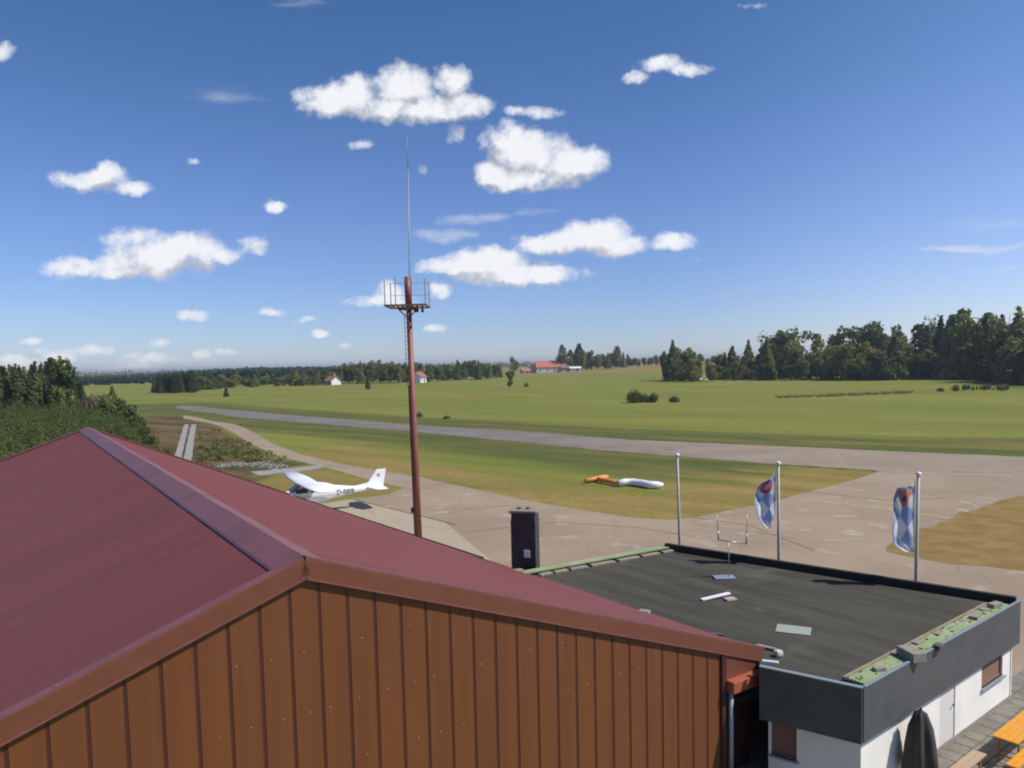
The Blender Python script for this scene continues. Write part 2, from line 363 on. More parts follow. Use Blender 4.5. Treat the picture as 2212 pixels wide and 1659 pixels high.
m_yel = mat('worn_yellow_paint', (.50, .38, .10), .8, color2=(.33, .25, .12), vscale=1.5)
m_pale = mat('worn_white_paint', (.41, .33, .24), .8, color2=(.31, .24, .17), vscale=1.6)
def stripe(name, pts, w, m, z=.022):
    P = [at(*q)[:2] for q in pts]; mb = MB()
    for a, b in zip(P[:-1], P[1:]):
        d = nrm(b - a); n = np.array([-d[1], d[0]]) * w / 2; mb.add([(*(a - n), z), (*(b - n), z), (*(b + n), z), (*(a + n), z)], [(0, 1, 2, 3)])
    o = obj(name, mb, m); tag(o, kind='structure')
stripe('yellow_line', [(1740,1084),(1800,1087),(1908,1100),(1990,1111),(2052,1121)], .32, m_yel)
stripe('pale_line', [(1500,1132),(1560,1139),(1620,1147),(1690,1156),(1716,1161)], .2, m_pale)
stripe('slab_joint', [(764,1079),(820,1093),(900,1113),(985,1134)], .10, mat('joint_tar', (.08, .07, .06)), .026)
m_seam = mat('tar_seam', (.15, .125, .10), color2=(.22, .18, .145), vscale=1.5)
for q in ([(925, 1120), (1010, 1100), (1100, 1092)], [(1010, 1150), (1200, 1128), (1380, 1140), (1500, 1160)], [(1500, 1118), (1620, 1135), (1760, 1190)], [(1760, 1063), (1900, 1080), (2050, 1076)], [(1897, 1019), (2050, 1027), (2212, 1033)]):
    stripe('tar_seam', q, .07, m_seam, .020)
# pale repairs in the asphalt
def blotch(x, y, a, b, i):
    c = at(x, y)[:2]; sx = np.linalg.norm(at(x + a, y)[:2] - c); sy = abs(at(x, y - b)[1] - c[1]); r = random.Random(i)
    pts = [(c[0] + sx * cos(k / 14 * 2 * pi) * r.uniform(.75, 1.15), c[1] + sy * sin(k / 14 * 2 * pi) * r.uniform(.75, 1.15)) for k in range(14)]
    sheet('asphalt_patch', pts, .016 + .0005 * i, m_pale)
for i, q in enumerate([(1825,1116,28,3),(1842,1152,30,7),(1806,1168,26,3),(1740,1146,16,3),(1905,1139,18,4),(2078,1103,16,4),(2085,1086,11,4),(1885,1083,14,3)]): blotch(*q, i)
m_rub = mat('pale_gravel', (.33, .32, .28), .9, color2=(.20, .19, .15), vscale=1.5)
def gravel():
    mb = MB(); r = random.Random(3)
    for (x, y, a, b, n) in [(535,1003,55,6,420),(480,1006,12,4,80),(595,1008,22,4,120)]:
        for _ in range(n):
            c = at(x + r.gauss(0, .5) * a, y + r.gauss(0, .5) * b); s = r.uniform(.04, .15)
            mb.frame(c + [0, 0, s * .25], nrm((r.gauss(0, 1), r.gauss(0, 1), .1)), (0, 0, 1), nrm((r.gauss(0, 1), r.gauss(0, 1), 0)), s, s * .5, s * .8)
    tag(obj('gravel', mb, m_rub), 'pale rubble and gravel strewn on the weedy ground', 'gravel', kind='stuff')
gravel()
# terrace paving in front of the white wall
ZT = 2.95
NL, NC, FR, FL, GL = (at(x, y, ZT) for x, y in ((1640,1440), (1862,1487), (2205,1297), (1440,1178), (1105,1238)))
er = nrm(FR - NC); er[2] = 0; en = np.array([er[1], -er[0], 0.])      # along the right wall, outwards from it
tm = mat('terrace_stone', (.17, .15, .12), .9, color2=(.24, .21, .17), vscale=2)
tmb = MB(); r_ = random.Random(5)
for i in range(-8, 26):
    for j in range(0, 13):
        c = NC + er * (i * .5 + .25) + en * (j * .5 - .45); c[2] = .03
        tmb.frame(c, er, en, (0, 0, 1), .238, .238, .022 + r_.uniform(0, .006))
tag(obj('terrace', tmb, tm), kind='structure')

# ---------------------------------------------------------------- hangar
m_roof = mat('red_sheet_roof', (.178, .050, .041), .5, spec=.28, color2=(.155, .046, .039), vscale=.8, stretch=(.10, 1.6, .1), fine=.22)
m_trim = mat('trim_metal', (.165, .058, .035), .40, spec=.4, var=.06)
m_cap = mat('ridge_sheen_metal', (.215, .078, .075), .45, spec=.42, color2=(.18, .068, .066), vscale=1.2)  # sky reflection on cap and verge put into a paler, mauve base colour
m_wall = mat('brown_cladding', (.170, .060, .021), .5, spec=.3, color2=(.148, .052, .021), vscale=1.2, stretch=(3, 3, .12), fine=.3)
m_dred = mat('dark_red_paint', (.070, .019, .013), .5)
m_screw = mat('screw_steel', (.6, .58, .6), .3, metal=.8)
m_gut = mat('gutter_red', (.36, .10, .055), .4)
m_zinc = mat('zinc_pipe', (.33, .37, .40), .35, metal=.3)
hg = thing('hangar', 'long red-roofed hangar with brown ribbed metal gable wall', 'hangar', (A[0], A[1], 0), RZ)
SL = .36; WR = 11.0; LEN = float(np.linalg.norm(B - A)); ZR = 7.0; TW = 1.0     # local frame: x across, y along the ridge
def roofz(x, y):
    z = ZR - SL * abs(x)
    if x > 0: z -= TW * (x / WR) * (y / LEN)
    return z
def roof_side(sgn):
    mb = MB(); pitch = .20; y = .04; prof = []
    while y < LEN:
        prof += [(y, 0), (y + .06, 0), (y + .085, .009), (y + .135, .009), (y + .16, 0)]; y += pitch
    vs = []; nxs = 9
    for (yy, dz) in prof:
        for i in range(nxs):
            x = sgn * (WR + .0) * i / (nxs - 1); vs.append((x, yy, roofz(x, yy) + dz - .02))
    fs = []
    for j in range(len(prof) - 1):
        for i in range(nxs - 1):
            q = (j * nxs + i, j * nxs + i + 1, (j + 1) * nxs + i + 1, (j + 1) * nxs + i); fs.append(q if sgn > 0 else q[::-1])
    return mb.add(vs, fs)
for s in (1, -1): obj('roof_panel', roof_side(s), m_roof, hg, local=True)
# soffit slab beneath so the roof has body
for q in (1, -1):
    mb = MB(); nn_ = 14; vs = [(q * (WR - .05) * i_ / 6, .05 + (LEN - .1) * j_ / nn_, roofz(q * (WR - .05) * i_ / 6, .05 + (LEN - .1) * j_ / nn_) - dz) for dz in (.05, .15) for j_ in range(nn_ + 1) for i_ in range(7)]
    o7 = 7 * (nn_ + 1); fs = []
    for j_ in range(nn_):
        for i_ in range(6):
            a_ = j_ * 7 + i_; fs += [(a_, a_ + 1, a_ + 8, a_ + 7), (o7 + a_ + 7, o7 + a_ + 8, o7 + a_ + 1, o7 + a_)]
    for j_ in range(nn_): fs += [(j_ * 7 + 6, o7 + j_ * 7 + 6, o7 + j_ * 7 + 13, j_ * 7 + 13)]
    for i_ in range(6): fs += [(i_, o7 + i_, o7 + i_ + 1, i_ + 1), (nn_ * 7 + i_ + 1, o7 + nn_ * 7 + i_ + 1, o7 + nn_ * 7 + i_, nn_ * 7 + i_)]
    mb.add(vs, fs); obj('roof_core', mb, m_dred, hg, local=True)
# ridge cap in overlapping lengths with a foam closer underneath
mb = MB(); n = 14; cw = .42
for i in range(n):
    y0 = i * LEN / n - .0; y1 = (i + 1) * LEN / n + .06; dz = .004 * (i % 2)
    for s in (1, -1):
        ln = [(0, .075), (s * cw, .03), (s * (cw + .03), .005)]
        vs = [(x, y, roofz(x, 0) + d + dz - (TW * x / WR * y / LEN if x > 0 else 0)) for y in (y0, y1) for x, d in ln]
        fs = [(0, 1, 4, 3), (1, 2, 5, 4)]; mb.add(vs, fs if s > 0 else [f[::-1] for f in fs])
obj('ridge_cap', mb, m_cap, hg, local=True)
# verge trim: flange on the roof and a deep face towards the camera, near and far ends
for yy, sg in ((0, -1), (LEN, 1)):
    for s in (1, -1):
        a = np.array([0, yy, ZR]); b = np.array([s * (WR + .05), yy, roofz(s * (WR + .05), yy)]); d = nrm(b - a); nn = nrm(np.cross(d, (0, 1, 0))); nn = nn if nn[2] > 0 else -nn
        L = np.linalg.norm(b - a); c = (a + b) / 2; mb = MB()
        fm = MB().frame(c + nn * .045 + np.array([0, -sg * .03, 0]), d, (0, 1, 0), nn, L / 2, .115, .012)     # top flange, sky sheen put into its colour
        fm.frame(c + nn * .062 + np.array([0, sg * .066, 0]), d, (0, 1, 0), nn, L / 2 - .006, .018, .014)   # raised bead
        fm.frame(c + nn * -.262 + np.array([0, sg * .050, 0]), d, (0, 1, 0), nn, L / 2 - .008, .044, .014)   # bottom lip, its highlight put into the paler colour
        obj('verge_flange', fm, m_cap, hg, local=True)
        mb.frame(c + nn * -.11 + np.array([0, sg * .075, 0]), d, (0, 1, 0), nn, L / 2 - .004, .010, .143)
        obj('verge_trim', mb, m_trim, hg, local=True)
# gable wall of cassettes with narrow recessed joints
XW = 9.62     # the wall stops short of the eave on the right
def gable(y, sg):
    mb = MB(); W = .47; xe = XW if y < 1 else WR - .12; x = xe - .47 * 43; xs = [x]
    while xs[-1] + W < xe - .1: xs.append(xs[-1] + W)
    xs.append(xe)
    top = lambda q: ZR - SL * abs(q) - .16 - (TW * max(q, 0) / WR if y > 1 else 0)
    for a, b in zip(xs[:-1], xs[1:]):
        g_ = .032
        cuts = [a + g_, b - g_] if not (a < 0 < b) else [a + g_, 0, b - g_]
        for c0, c1 in zip(cuts[:-1], cuts[1:]):
            mb.add([(c0, y + sg * .03, 0), (c1, y + sg * .03, 0), (c1, y + sg * .03, top(c1)), (c0, y + sg * .03, top(c0))], [(0, 1, 2, 3) if sg < 0 else (3, 2, 1, 0)])
        for c0, c1 in ((a, a + g_), (b - g_, b)):
            ya, yb = (0, sg * .03) if c0 == a else (sg * .03, 0)
            ya -= sg * .012 if c0 == a else 0; yb -= sg * .012 if c0 != a else 0
            mb.add([(c0, y + ya, 0), (c1, y + yb, 0), (c1, y + yb, top(c1)), (c0, y + ya, top(c0))], [(0, 1, 2, 3) if sg < 0 else (3, 2, 1, 0)])
    return mb, xs
mbg, gx = gable(0.02, -1); obj('gable_wall', mbg, m_wall, hg, local=True)
mbg2, _ = gable(LEN - .02, 1); obj('gable_wall', mbg2, m_wall, hg, local=True)
jm = MB()
for x in gx:
    z = ZR - SL * abs(x) - .17; jm.frame((x, .012, z / 2), (1, 0, 0), (0, 1, 0), (0, 0, 1), .030, .012, z / 2)
obj('panel_joint', jm, m_dred, hg, local=True)
r_ = random.Random(11); smb = MB().frame((0, 0, 0), (1, 0, 0), (0, 1, 0), (0, 0, 1), .011, .007, .011); sme = None
spots = []
for zz in (5.55, 4.55, 3.55):
    for x in gx[:-1]:
        if r_.random() < .6 and ZR - SL * abs(x) - .4 > zz and x > -8: spots.append((x + .10 + r_.uniform(0, .2), -.012, zz + r_.uniform(-.02, .02)))
for k in range(1, 13):
    for q in (1, -1): spots.append((q * k * .85, .02, roofz(q * k * .85, 0) + .065))
for p_ in spots[:98]:
    if sme is None: o_ = obj('screw_head', smb, m_screw, hg, local=True); sme = o_.data
    else: o_ = bpy.data.objects.new('screw_head', sme); col.objects.link(o_); o_.parent = hg
    o_.location = p_
for q, x in ((1, XW + .02), (-1, -WR + .9)):
    zz = 1.9; w = MB().frame((x, LEN / 2, zz / 2), (1, 0, 0), (0, 1, 0), (0, 0, 1), .06, LEN / 2 - .1, zz / 2); obj('side_wall', w, m_wall, hg, local=True)
cm = MB().frame((XW + .035, .0, 1.60), (1, 0, 0), (0, 1, 0), (0, 0, 1), .07, .07, 1.62); obj('corner_trim', cm, m_dred, hg, local=True)
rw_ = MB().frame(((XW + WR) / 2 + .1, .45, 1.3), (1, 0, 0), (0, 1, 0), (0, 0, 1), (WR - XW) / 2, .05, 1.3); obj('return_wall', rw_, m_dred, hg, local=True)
# right-hand eave: closing plate, gutter stub, downpipe, gutter along the far part
eb = MB(); zc = roofz(WR, 0)
eb.add([(WR - .95, -.05, zc - .55), (WR + .02, -.05, zc - .55), (WR + .02, -.05, zc - .17), (WR - .95, -.05, zc + .18)], [(0, 1, 2, 3)])
def gutter(y0, y1, sink=.0, rad=.085):
    mb = MB(); k = 8; ang = [pi + pi * i / k for i in range(k + 1)]; vs = []
    for yy in (y0, y1):
        z = roofz(WR, yy) - .05 - sink
        vs += [(WR + .09 + rad * cos(a), yy, z + rad * sin(a)) for a in ang] + [(WR + .09 + (rad - .012) * cos(a), yy, z + (rad - .012) * sin(a)) for a in ang[::-1]]
    m_ = 2 * (k + 1); fs = [(i, (i + 1) % m_, (i + 1) % m_ + m_, i + m_) for i in range(m_)]
    fs += [tuple(range(m_))[::-1], tuple(range(m_, 2 * m_))]; return mb.add(vs, fs)
obj('gutter', gutter(13.0, LEN - .3, rad=.12), m_dred, hg, local=True)

# eave box closing the overhang at the corner, box gutter beneath it and downpipe
ebm = MB(); x0_, x1_ = XW + .11, WR + .02; zb = zc - .42
P_ = [(x0_, zb), (x1_, zb), (x1_, roofz(x1_, 0) - .14), (x0_, roofz(x0_, 0) - .14)]
ebm.add([(x, -.05, z) for x, z in P_] + [(x, .40, z) for x, z in P_], [(0, 1, 2, 3), (7, 6, 5, 4), (0, 4, 5, 1), (1, 5, 6, 2), (3, 7, 4, 0)])
obj('eave_box', ebm, m_trim, hg, local=True)
obj('gutter_box', MB().frame(((x0_ + x1_) / 2, -.12, zb - .15), (1, 0, 0), (0, 1, 0), (0, 0, 1), (x1_ - x0_) / 2, .16, .14), m_gut, hg, local=True, bev=.025)
obj('downpipe', MB().tube([(XW + .20, -.12, zb - .28), (XW + .20, -.12, 1.2), (XW + .20, -.12, 0)], .055, 12), m_zinc, hg, local=True, smooth_=True)

# ---------------------------------------------------------------- flat-roofed building
m_felt = bpy.data.materials.new('roof_felt'); m_felt.use_nodes = True
def felt():
    t = m_felt.node_tree; b = t.nodes['Principled BSDF']; b.inputs['Roughness'].default_value = .85; b.inputs['Specular IOR Level'].default_value = .3
    o = nd(t, 'ShaderNodeTexCoord').outputs['Object']
    st = noise(t, vmth(t, 'MULTIPLY', o, (1.7, .22, 1)), 1.0, 6, .62)
    c = mixc(t, smooth(t, st, .35, .68), (.050, .044, .031, 1), (.078, .070, .052, 1))
    w = nd(t, 'ShaderNodeTexWave', wave_type='BANDS', bands_direction='X', wave_profile='SAW'); setin(w, 'Vector', o, t); w.inputs['Scale'].default_value = .32; w.inputs['Distortion'].default_value = .25
    c = mixc(t, smooth(t, w.outputs[1], .93, 1.0, 0, .55), c, (.030, .028, .024, 1))
    c = mixc(t, smooth(t, noise(t, o, .55, 4, .6), .56, .72, 0, .6), c, (.105, .108, .085, 1))
    k = mth(t, 'MULTIPLY_ADD', noise(t, o, 30, 3, .7), .5, .75); s_ = vmth(t, 'SCALE', c); t.links.new(k, s_.node.inputs['Scale']); setin(b, 'Base Color', s_, t)
    bn = nd(t, 'ShaderNodeBump'); bn.inputs['Strength'].default_value = .4; bn.inputs['Distance'].default_value = .02; t.links.new(noise(t, o, 6, 5, .6), bn.inputs['Height']); t.links.new(bn.outputs[0], b.inputs['Normal'])
felt()
m_fas = mat('slate_fascia', (.070, .076, .078), .6, spec=.4, color2=(.086, .090, .090), vscale=1.5)
m_blk = mat('black_upstand', (.018, .016, .013), .8)
m_wht = mat('white_render', (.80, .77, .70), .9, var=.04, vscale=1.5, bump=.15, bscale=40)
m_grn = mat('green_flashing', (.22, .31, .13), .75, color2=(.33, .36, .20), vscale=1.4)
m_shut = mat('brown_shutter', (.24, .125, .09), .7)
m_conc = mat('grey_concrete', (.30, .27, .22), .9, color2=(.22, .20, .16), vscale=8)
m_wood = mat('weathered_wood', (.34, .27, .18), .85, color2=(.25, .20, .13), vscale=6)
fb_ = thing('clubhouse', 'flat-roofed white building with dark slate fascia and black felt roof', 'building', (NC[0], NC[1], 0), atan2(FR[1] - NC[1], FR[0] - NC[0]))
FZ0 = ZT - 1.24
INN = GL + np.array([-.2, .2, 0])
G2 = A + v * 10.1 + u * .35; Q_ = A + v * 11.0 + u * .10
poly = [NL, NC, FR, FL, GL, G2, Q_]
cen = (NL + NC + FR + FL) / 4; cen[2] = 0; NPL = len(poly)
def inset(q, d):      # crude inset of every corner towards the centre of the roof
    e = cen - q; e[2] = 0; e = nrm(e); return q + e * d
mb = MB(); ins = [inset(q, .10) for q in poly]; mb.add([(q[0], q[1], ZT - .14) for q in ins] + [(q[0], q[1], ZT - .3) for q in ins], [tuple(range(NPL)), tuple(range(NPL, 2 * NPL))[::-1]] + [(i, i + NPL, (i + 1) % NPL + NPL, (i + 1) % NPL) for i in range(NPL)])
obj('roof_felt', mb, m_felt, fb_)
def wallstrip(a, b, z0, z1, th, m, name, parent=fb_, off=0.0, ext=(0, 0), bev=0):
    a = np.array([*a[:2], 0.]); b = np.array([*b[:2], 0.]); d = nrm(b - a); n_ = np.array([d[1], -d[0], 0.]); a = a - d * ext[0]; b = b + d * ext[1]
    c = (a + b) / 2 + n_ * (off - th / 2) + [0, 0, (z0 + z1) / 2]
    return obj(name, MB().frame(c, d, n_, (0, 0, 1), np.linalg.norm(b - a) / 2, th / 2, (z1 - z0) / 2), m, parent, bev=bev)
# outward is to the right of the walking direction NL -> NC -> FR -> FL -> GL
wallstrip(NL, NC, FZ0, ZT - .015, .09, m_fas, 'fascia', ext=(0, 0))
wallstrip(NC, FR, FZ0, ZT - .015, .09, m_fas, 'fascia', ext=(-.092, .0))
wallstrip(FR, FL, ZT - .7, ZT + .10, .16, m_blk, 'roof_upstand', ext=(-.1, 0))
wallstrip(FL, GL, ZT - .7, ZT - .06, .16, m_fas, 'fascia', ext=(-.17, 0))
wallstrip(NL, NC, ZT - .01, ZT + .015, .12, m_zinc, 'edge_strip', off=.012, ext=(0, .012))
wallstrip(NC, FR, ZT - .01, ZT + .015, .06, m_zinc, 'edge_strip', off=.012, ext=(-.12, .0))
wallstrip(NC, FR, ZT - .10, ZT - .038, .42, m_grn, 'green_flashing', off=-.10, ext=(-.35, -.5))
wallstrip(FL, GL, ZT - .038, ZT, .34, m_grn, 'green_flashing', off=.06, ext=(-.10, -.2))
wallstrip(NC, FR, ZT - .09, ZT, .05, m_wood, 'edge_board', off=-.54, ext=(-.3, -.9))
# walls, set back under the overhang
dRw = er; WF = NC + er * (np.linalg.norm((FR - NC)[:2]) - .12) - en * .15; WF[2] = 0; dl = nrm(NL - NC); q0 = NC - np.array([dl[1], -dl[0], 0]) * -.0
nfr = np.array([-dl[1], dl[0], 0.]); nfr = nfr if np.dot(cen - NC, nfr) > 0 else -nfr
q0 = NC + nfr * .30; tt = np.dot(q0 - WF, nfr) / np.dot(dRw, nfr); WC = WF + dRw * tt; WC[2] = 0
WL = WC + dl * (np.dot(NL - WC, dl) - .12); WL[2] = 0
def wall_open(a, b, z1, opens, name, th=.12):
    # wall panel built from pieces round its openings; opens = (t0, t1, z0, z1)
    d = nrm(b - a); n_ = np.array([d[1], -d[0], 0.]); L = np.linalg.norm(b - a); mb = MB(); x = 0
    def piece(x0, x1, z0, z1_):
        if x1 - x0 > .01 and z1_ - z0 > .01: mb.frame(a + d * (x0 + x1) / 2 - n_ * th / 2 + [0, 0, (z0 + z1_) / 2], d, n_, (0, 0, 1), (x1 - x0) / 2, th / 2, (z1_ - z0) / 2)
    for (t0, t1, z0, z1_) in sorted(opens): piece(x, t0, 0, z1); piece(t0, t1, 0, z0); piece(t0, t1, z1_, z1); x = t1
    piece(x, L, 0, z1); obj(name, mb, m_wht, fb_); return d, n_
def on_wall(a, d, px_, z):  # distance along wall of a pixel column at height z
    best = min(np.arange(0, 12, .02), key=lambda t: abs(project(a + d * t + [0, 0, z])[0] - px_)); return best
def project(P):
    P = np.array(P, float) - [0, 0, H]; c, s = cos(PT), sin(PT); zf = P[1] * c - P[2] * s; Y = -P[1] * s - P[2] * c; X = P[0]
    X, Y = X * F / zf, Y * F / zf; X, Y = X * cos(RL) + Y * sin(RL), -X * sin(RL) + Y * cos(RL); return X + 1106, Y + HC + F * tan(PT)
dF = nrm(WC - WL); t0 = on_wall(WL, dF, 1666, 1.4); t1 = on_wall(WL, dF, 1722, 1.4)
wall_open(WL, WC, ZT - .35, [(t0, t1, .8, 1.95)], 'wall')
dR = nrm(WF - WC); a0 = on_wall(WC, dR, 2121, 1.6); a1 = on_wall(WC, dR, 2166, 1.6); b0 = on_wall(WC, dR, 2030, 1.0); b1 = b0 + .9
_, nR = wall_open(WC, WF, ZT - .35, [(b0, b1, .06, 2.1), (a0, a1, .95, 2.0)], 'wall'); nF = np.array([dF[1], -dF[0], 0.])
wall_open(WF, np.array([*(FL + nrm(cen - FL) * .5)[:2], 0]), ZT - .35, [], 'wall')
GLw = np.array([*(GL + nrm(cen - GL) * .5)[:2], 0]); wall_open(np.array([*(FL + nrm(cen - FL) * .5)[:2], 0]), GLw, ZT - .35, [], 'wall')
def window(a, d, n_, x0, x1, z0, z1):
    w = obj('window', MB().frame(a + d * (x0 + x1) / 2 - n_ * .10 + [0, 0, (z0 + z1) / 2], d, n_, (0, 0, 1), (x1 - x0) / 2, .015, (z1 - z0) / 2), m_shut, fb_)
    sl_ = MB()
    k = int((z1 - z0) / .055)
    for i in range(k): sl_.frame(a + d * (x0 + x1) / 2 - n_ * .078 + [0, 0, z0 + (i + .5) * (z1 - z0) / k], d, n_, (0, 0, 1), (x1 - x0) / 2 - .03, .008, .022)
    obj('shutter_slats', sl_, m_shut, w)
    fr = MB()
    for q in (z0 + .02, z1 - .02): fr.frame(a + d * (x0 + x1) / 2 - n_ * .06 + [0, 0, q], d, n_, (0, 0, 1), (x1 - x0) / 2, .02, .02)
    for q in (x0 + .02, x1 - .02): fr.frame(a + d * q - n_ * .06 + [0, 0, (z0 + z1) / 2], d, n_, (0, 0, 1), .02, .02, (z1 - z0) / 2)
    obj('frame', fr, m_shut, w)
    obj('sill', MB().frame(a + d * (x0 + x1) / 2 + n_ * .0 + [0, 0, z0 - .02], d, n_, (0, 0, 1), (x1 - x0) / 2 + .05, .09, .02), m_zinc, w)
window(WL, dF, nF, t0, t1, .8, 1.95); window(WC, dR, nR, a0, a1, .95, 2.0)
m_door = mat('white_door', (.66, .64, .60), .6)
dr_ = obj('door', MB().frame(WC + dR * (b0 + b1) / 2 - nR * .05 + [0, 0, 1.08], dR, nR, (0, 0, 1), (b1 - b0) / 2 - .008, .025, 1.01), m_door, fb_, bev=.006)
obj('handle', MB().tube([WC + dR * (b1 - .1) + nR * -.02 + [0, 0, 1.05], WC + dR * (b1 - .1) + nR * .03 + [0, 0, 1.05], WC + dR * (b1 - .22) + nR * .03 + [0, 0, 1.05]], .012, 8), m_blk, dr_)
obj('wall_plinth', MB().frame((WC + WF) / 2 + nR * .006 + [0, 0, .10], dR, nR, (0, 0, 1), np.linalg.norm(WF - WC) / 2, .012, .09), m_conc, fb_)
# soffit
mb = MB(); so_ = [inset(q, .14) for q in poly]; mb.add([(q[0], q[1], FZ0 + .07) for q in so_] + [(q[0], q[1], FZ0 + .05) for q in so_], [tuple(range(NPL)), tuple(range(NPL, 2 * NPL))[::-1]]); obj('soffit', mb, mat('soffit_board', (.35, .34, .32)), fb_)

# loose things on the roof
RT = ZT - .137
def slabthing(name, label, cat, px, L, W, T, ang, m, z=RT, tilt=0, group=None, bev=.01):
    c = at(*px, z); o = thing(name, label, cat, c, ang, group); e = obj('block' if name != 'plank' else 'board', MB().box(-L / 2, L / 2, -W / 2, W / 2, 0, T), m, None, bev=bev)
    bpy.data.objects.remove(o); e.name = name; e.location = c; e.rotation_euler = (0, tilt, ang); return tag(e, label, cat, group)
er_a = atan2(er[1], er[0])
GR = 'loose concrete blocks weighting the right roof edge'
for i, (px, L, W, T, lab) in enumerate([
  ((2149,1311), .42, .2, .12, 'light grey concrete block on the right roof edge, the one nearest the far corner'),
  ((2127,1322), .30, .2, .10, 'small pale block second from the far corner on the right roof edge'),
  ((2107,1334), .50, .2, .09, 'long pale block third from the far corner on the right roof edge'),
  ((2085,1345), .32, .18, .08, 'low pale block touching the long one on the right roof edge'),
  ((2027,1373), .30, .18, .09, 'single pale block midway along the green strip of the right roof edge'),
  ((1981,1394), .30, .2, .11, 'small whitish block just behind the big stacked block on the right roof edge'),
  ((1899,1448), .28, .16, .08, 'small pale block lying on the green strip nearest the front corner')]):
    slabthing('concrete_block', lab, 'concrete block', px, L, W, T, er_a + R.uniform(-.5, .5), m_conc, z=ZT - .038 if i in (0, 2, 6) else ZT - .1, group=GR)
slabthing('concrete_block', 'biggest grey concrete block with dark side on the right roof edge', 'concrete block', (1968,1422), .58, .34, .22, er_a + 1.1, m_conc, z=ZT - .036, group=GR)
slabthing('concrete_block', 'dark brown lump of brick at the outer rim of the right roof edge', 'brick', (2027,1402), .26, .18, .12, er_a, mat('dark_brick', (.10, .085, .07)), z=ZT - .036)
slabthing('plank', 'short bright white board lying on the black felt roof', 'board', (1546,1290), .98, .14, .05, radians(18) , mat('white_board', (.8, .8, .82), .5), tilt=-.09, z=RT + .05)
slabthing('paving_slab', 'round-cornered beige slab propped beside the white board', 'slab', (1577,1296), .34, .24, .06, .3, mat('beige_stone', (.42, .34, .27)))
slabthing('roof_plate', 'pale grey-green square sheet lying flat on the felt roof', 'sheet', (1714,1361), .86, .62, .02, radians(-24), mat('pale_sheet', (.30, .33, .28), .7), bev=.003)
slabthing('plank', 'pale narrow board beside the hangar roof edge, rear part of felt roof', 'board', (1275,1298), .75, .16, .06, radians(-50), m_conc)
slabthing('concrete_block', 'upright grey block beside the hangar roof, middle of felt roof', 'concrete block', (1392,1338), .30, .22, .26, radians(-30), m_conc)
slabthing('plank', 'grey weathered board at the hangar roof corner', 'board', (1655,1402), .50, .12, .07, radians(-40), m_conc)
slabthing('stone', 'whitish lump of stone at the hangar roof corner', 'stone', (1681,1418), .20, .18, .16, .4, mat('white_stone', (.52, .50, .42)), bev=.05)
slabthing('plank', 'pale bluish board lying on the front roof edge by the hangar corner', 'board', (1664,1432), .36, .12, .05, radians(-22), mat('bluish_board', (.46, .56, .60)), z=ZT + .018)
slabthing('plank', 'small dark scrap with light end near the hangar roof', 'board', (1545,1372), .40, .10, .05, radians(-10), mat('dark_scrap', (.09, .10, .11)))
dlg = nrm(GL - FL); angl = atan2(dlg[1], dlg[0])
for i, (t, L) in enumerate([(.05, .5), (.17, .8), (.32, .95), (.49, 1.0), (.64, .7), (.75, .55), (.84, .5)]):
    c = FL + (GL - FL) * t; n_ = np.array([-dlg[1], dlg[0], 0]); c = c + n_ * .42; xy = project((c[0], c[1], RT))
    slabthing('plank', ['whitish end board at the far corner of the left roof edge', 'long pale board next to the far corner on the left roof edge', 'longest pale board along the green strip of the left roof edge', 'warm grey board in the middle of the left roof edge',
      'short pale board just past the middle of the left roof edge', 'small crooked board near the hangar on the left roof edge', 'stubby pale board closest to the hangar on the left roof edge'][i], 'board', xy, L, .20, .07, angl + R.uniform(-.06, .06), m_wood if i % 2 else m_conc, group='boards along the left roof edge')
slabthing('concrete_block', 'squared grey block where the left roof edge meets the hangar', 'concrete block', (1112,1244), .6, .25, .2, angl, m_conc)

mb = MB(); r_ = random.Random(21)
for i in range(330):
    if i < 110: k_ = r_.random(); c = NC + er * (.25 + k_ ** 1.4 * 8.2) - en * r_.uniform(.12, .66); z_ = ZT - .03 if np.dot(NC - c, en) < .52 else ZT - .128
    elif i < 230: k_ = r_.random(); c = NC + nrm(NL - NC) * (.15 + k_ * k_ * 2.0) - en * 0 + nfr * r_.uniform(.14, .34); z_ = ZT - .128
    else: k_ = r_.random(); c = FL + (GL - FL) * k_ + nrm(cen - (FL + GL) / 2) * r_.uniform(.2, .6); z_ = ZT - .128
    sz = r_.uniform(.008, .032); mb.frame((c[0], c[1], z_ + sz * .3), nrm((r_.gauss(0, 1), r_.gauss(0, 1), .2)), (0, 0, 1), nrm((r_.gauss(0, 1), r_.gauss(0, 1), 0)), sz, sz * .4, sz * .7)
tag(obj('leaf_litter', mb, mat('dry_litter', (.14, .11, .06), .95, color2=(.24, .20, .13), vscale=9)), 'brown leaf litter and moss crumbs gathered along the roof edges', 'litter', kind='stuff')

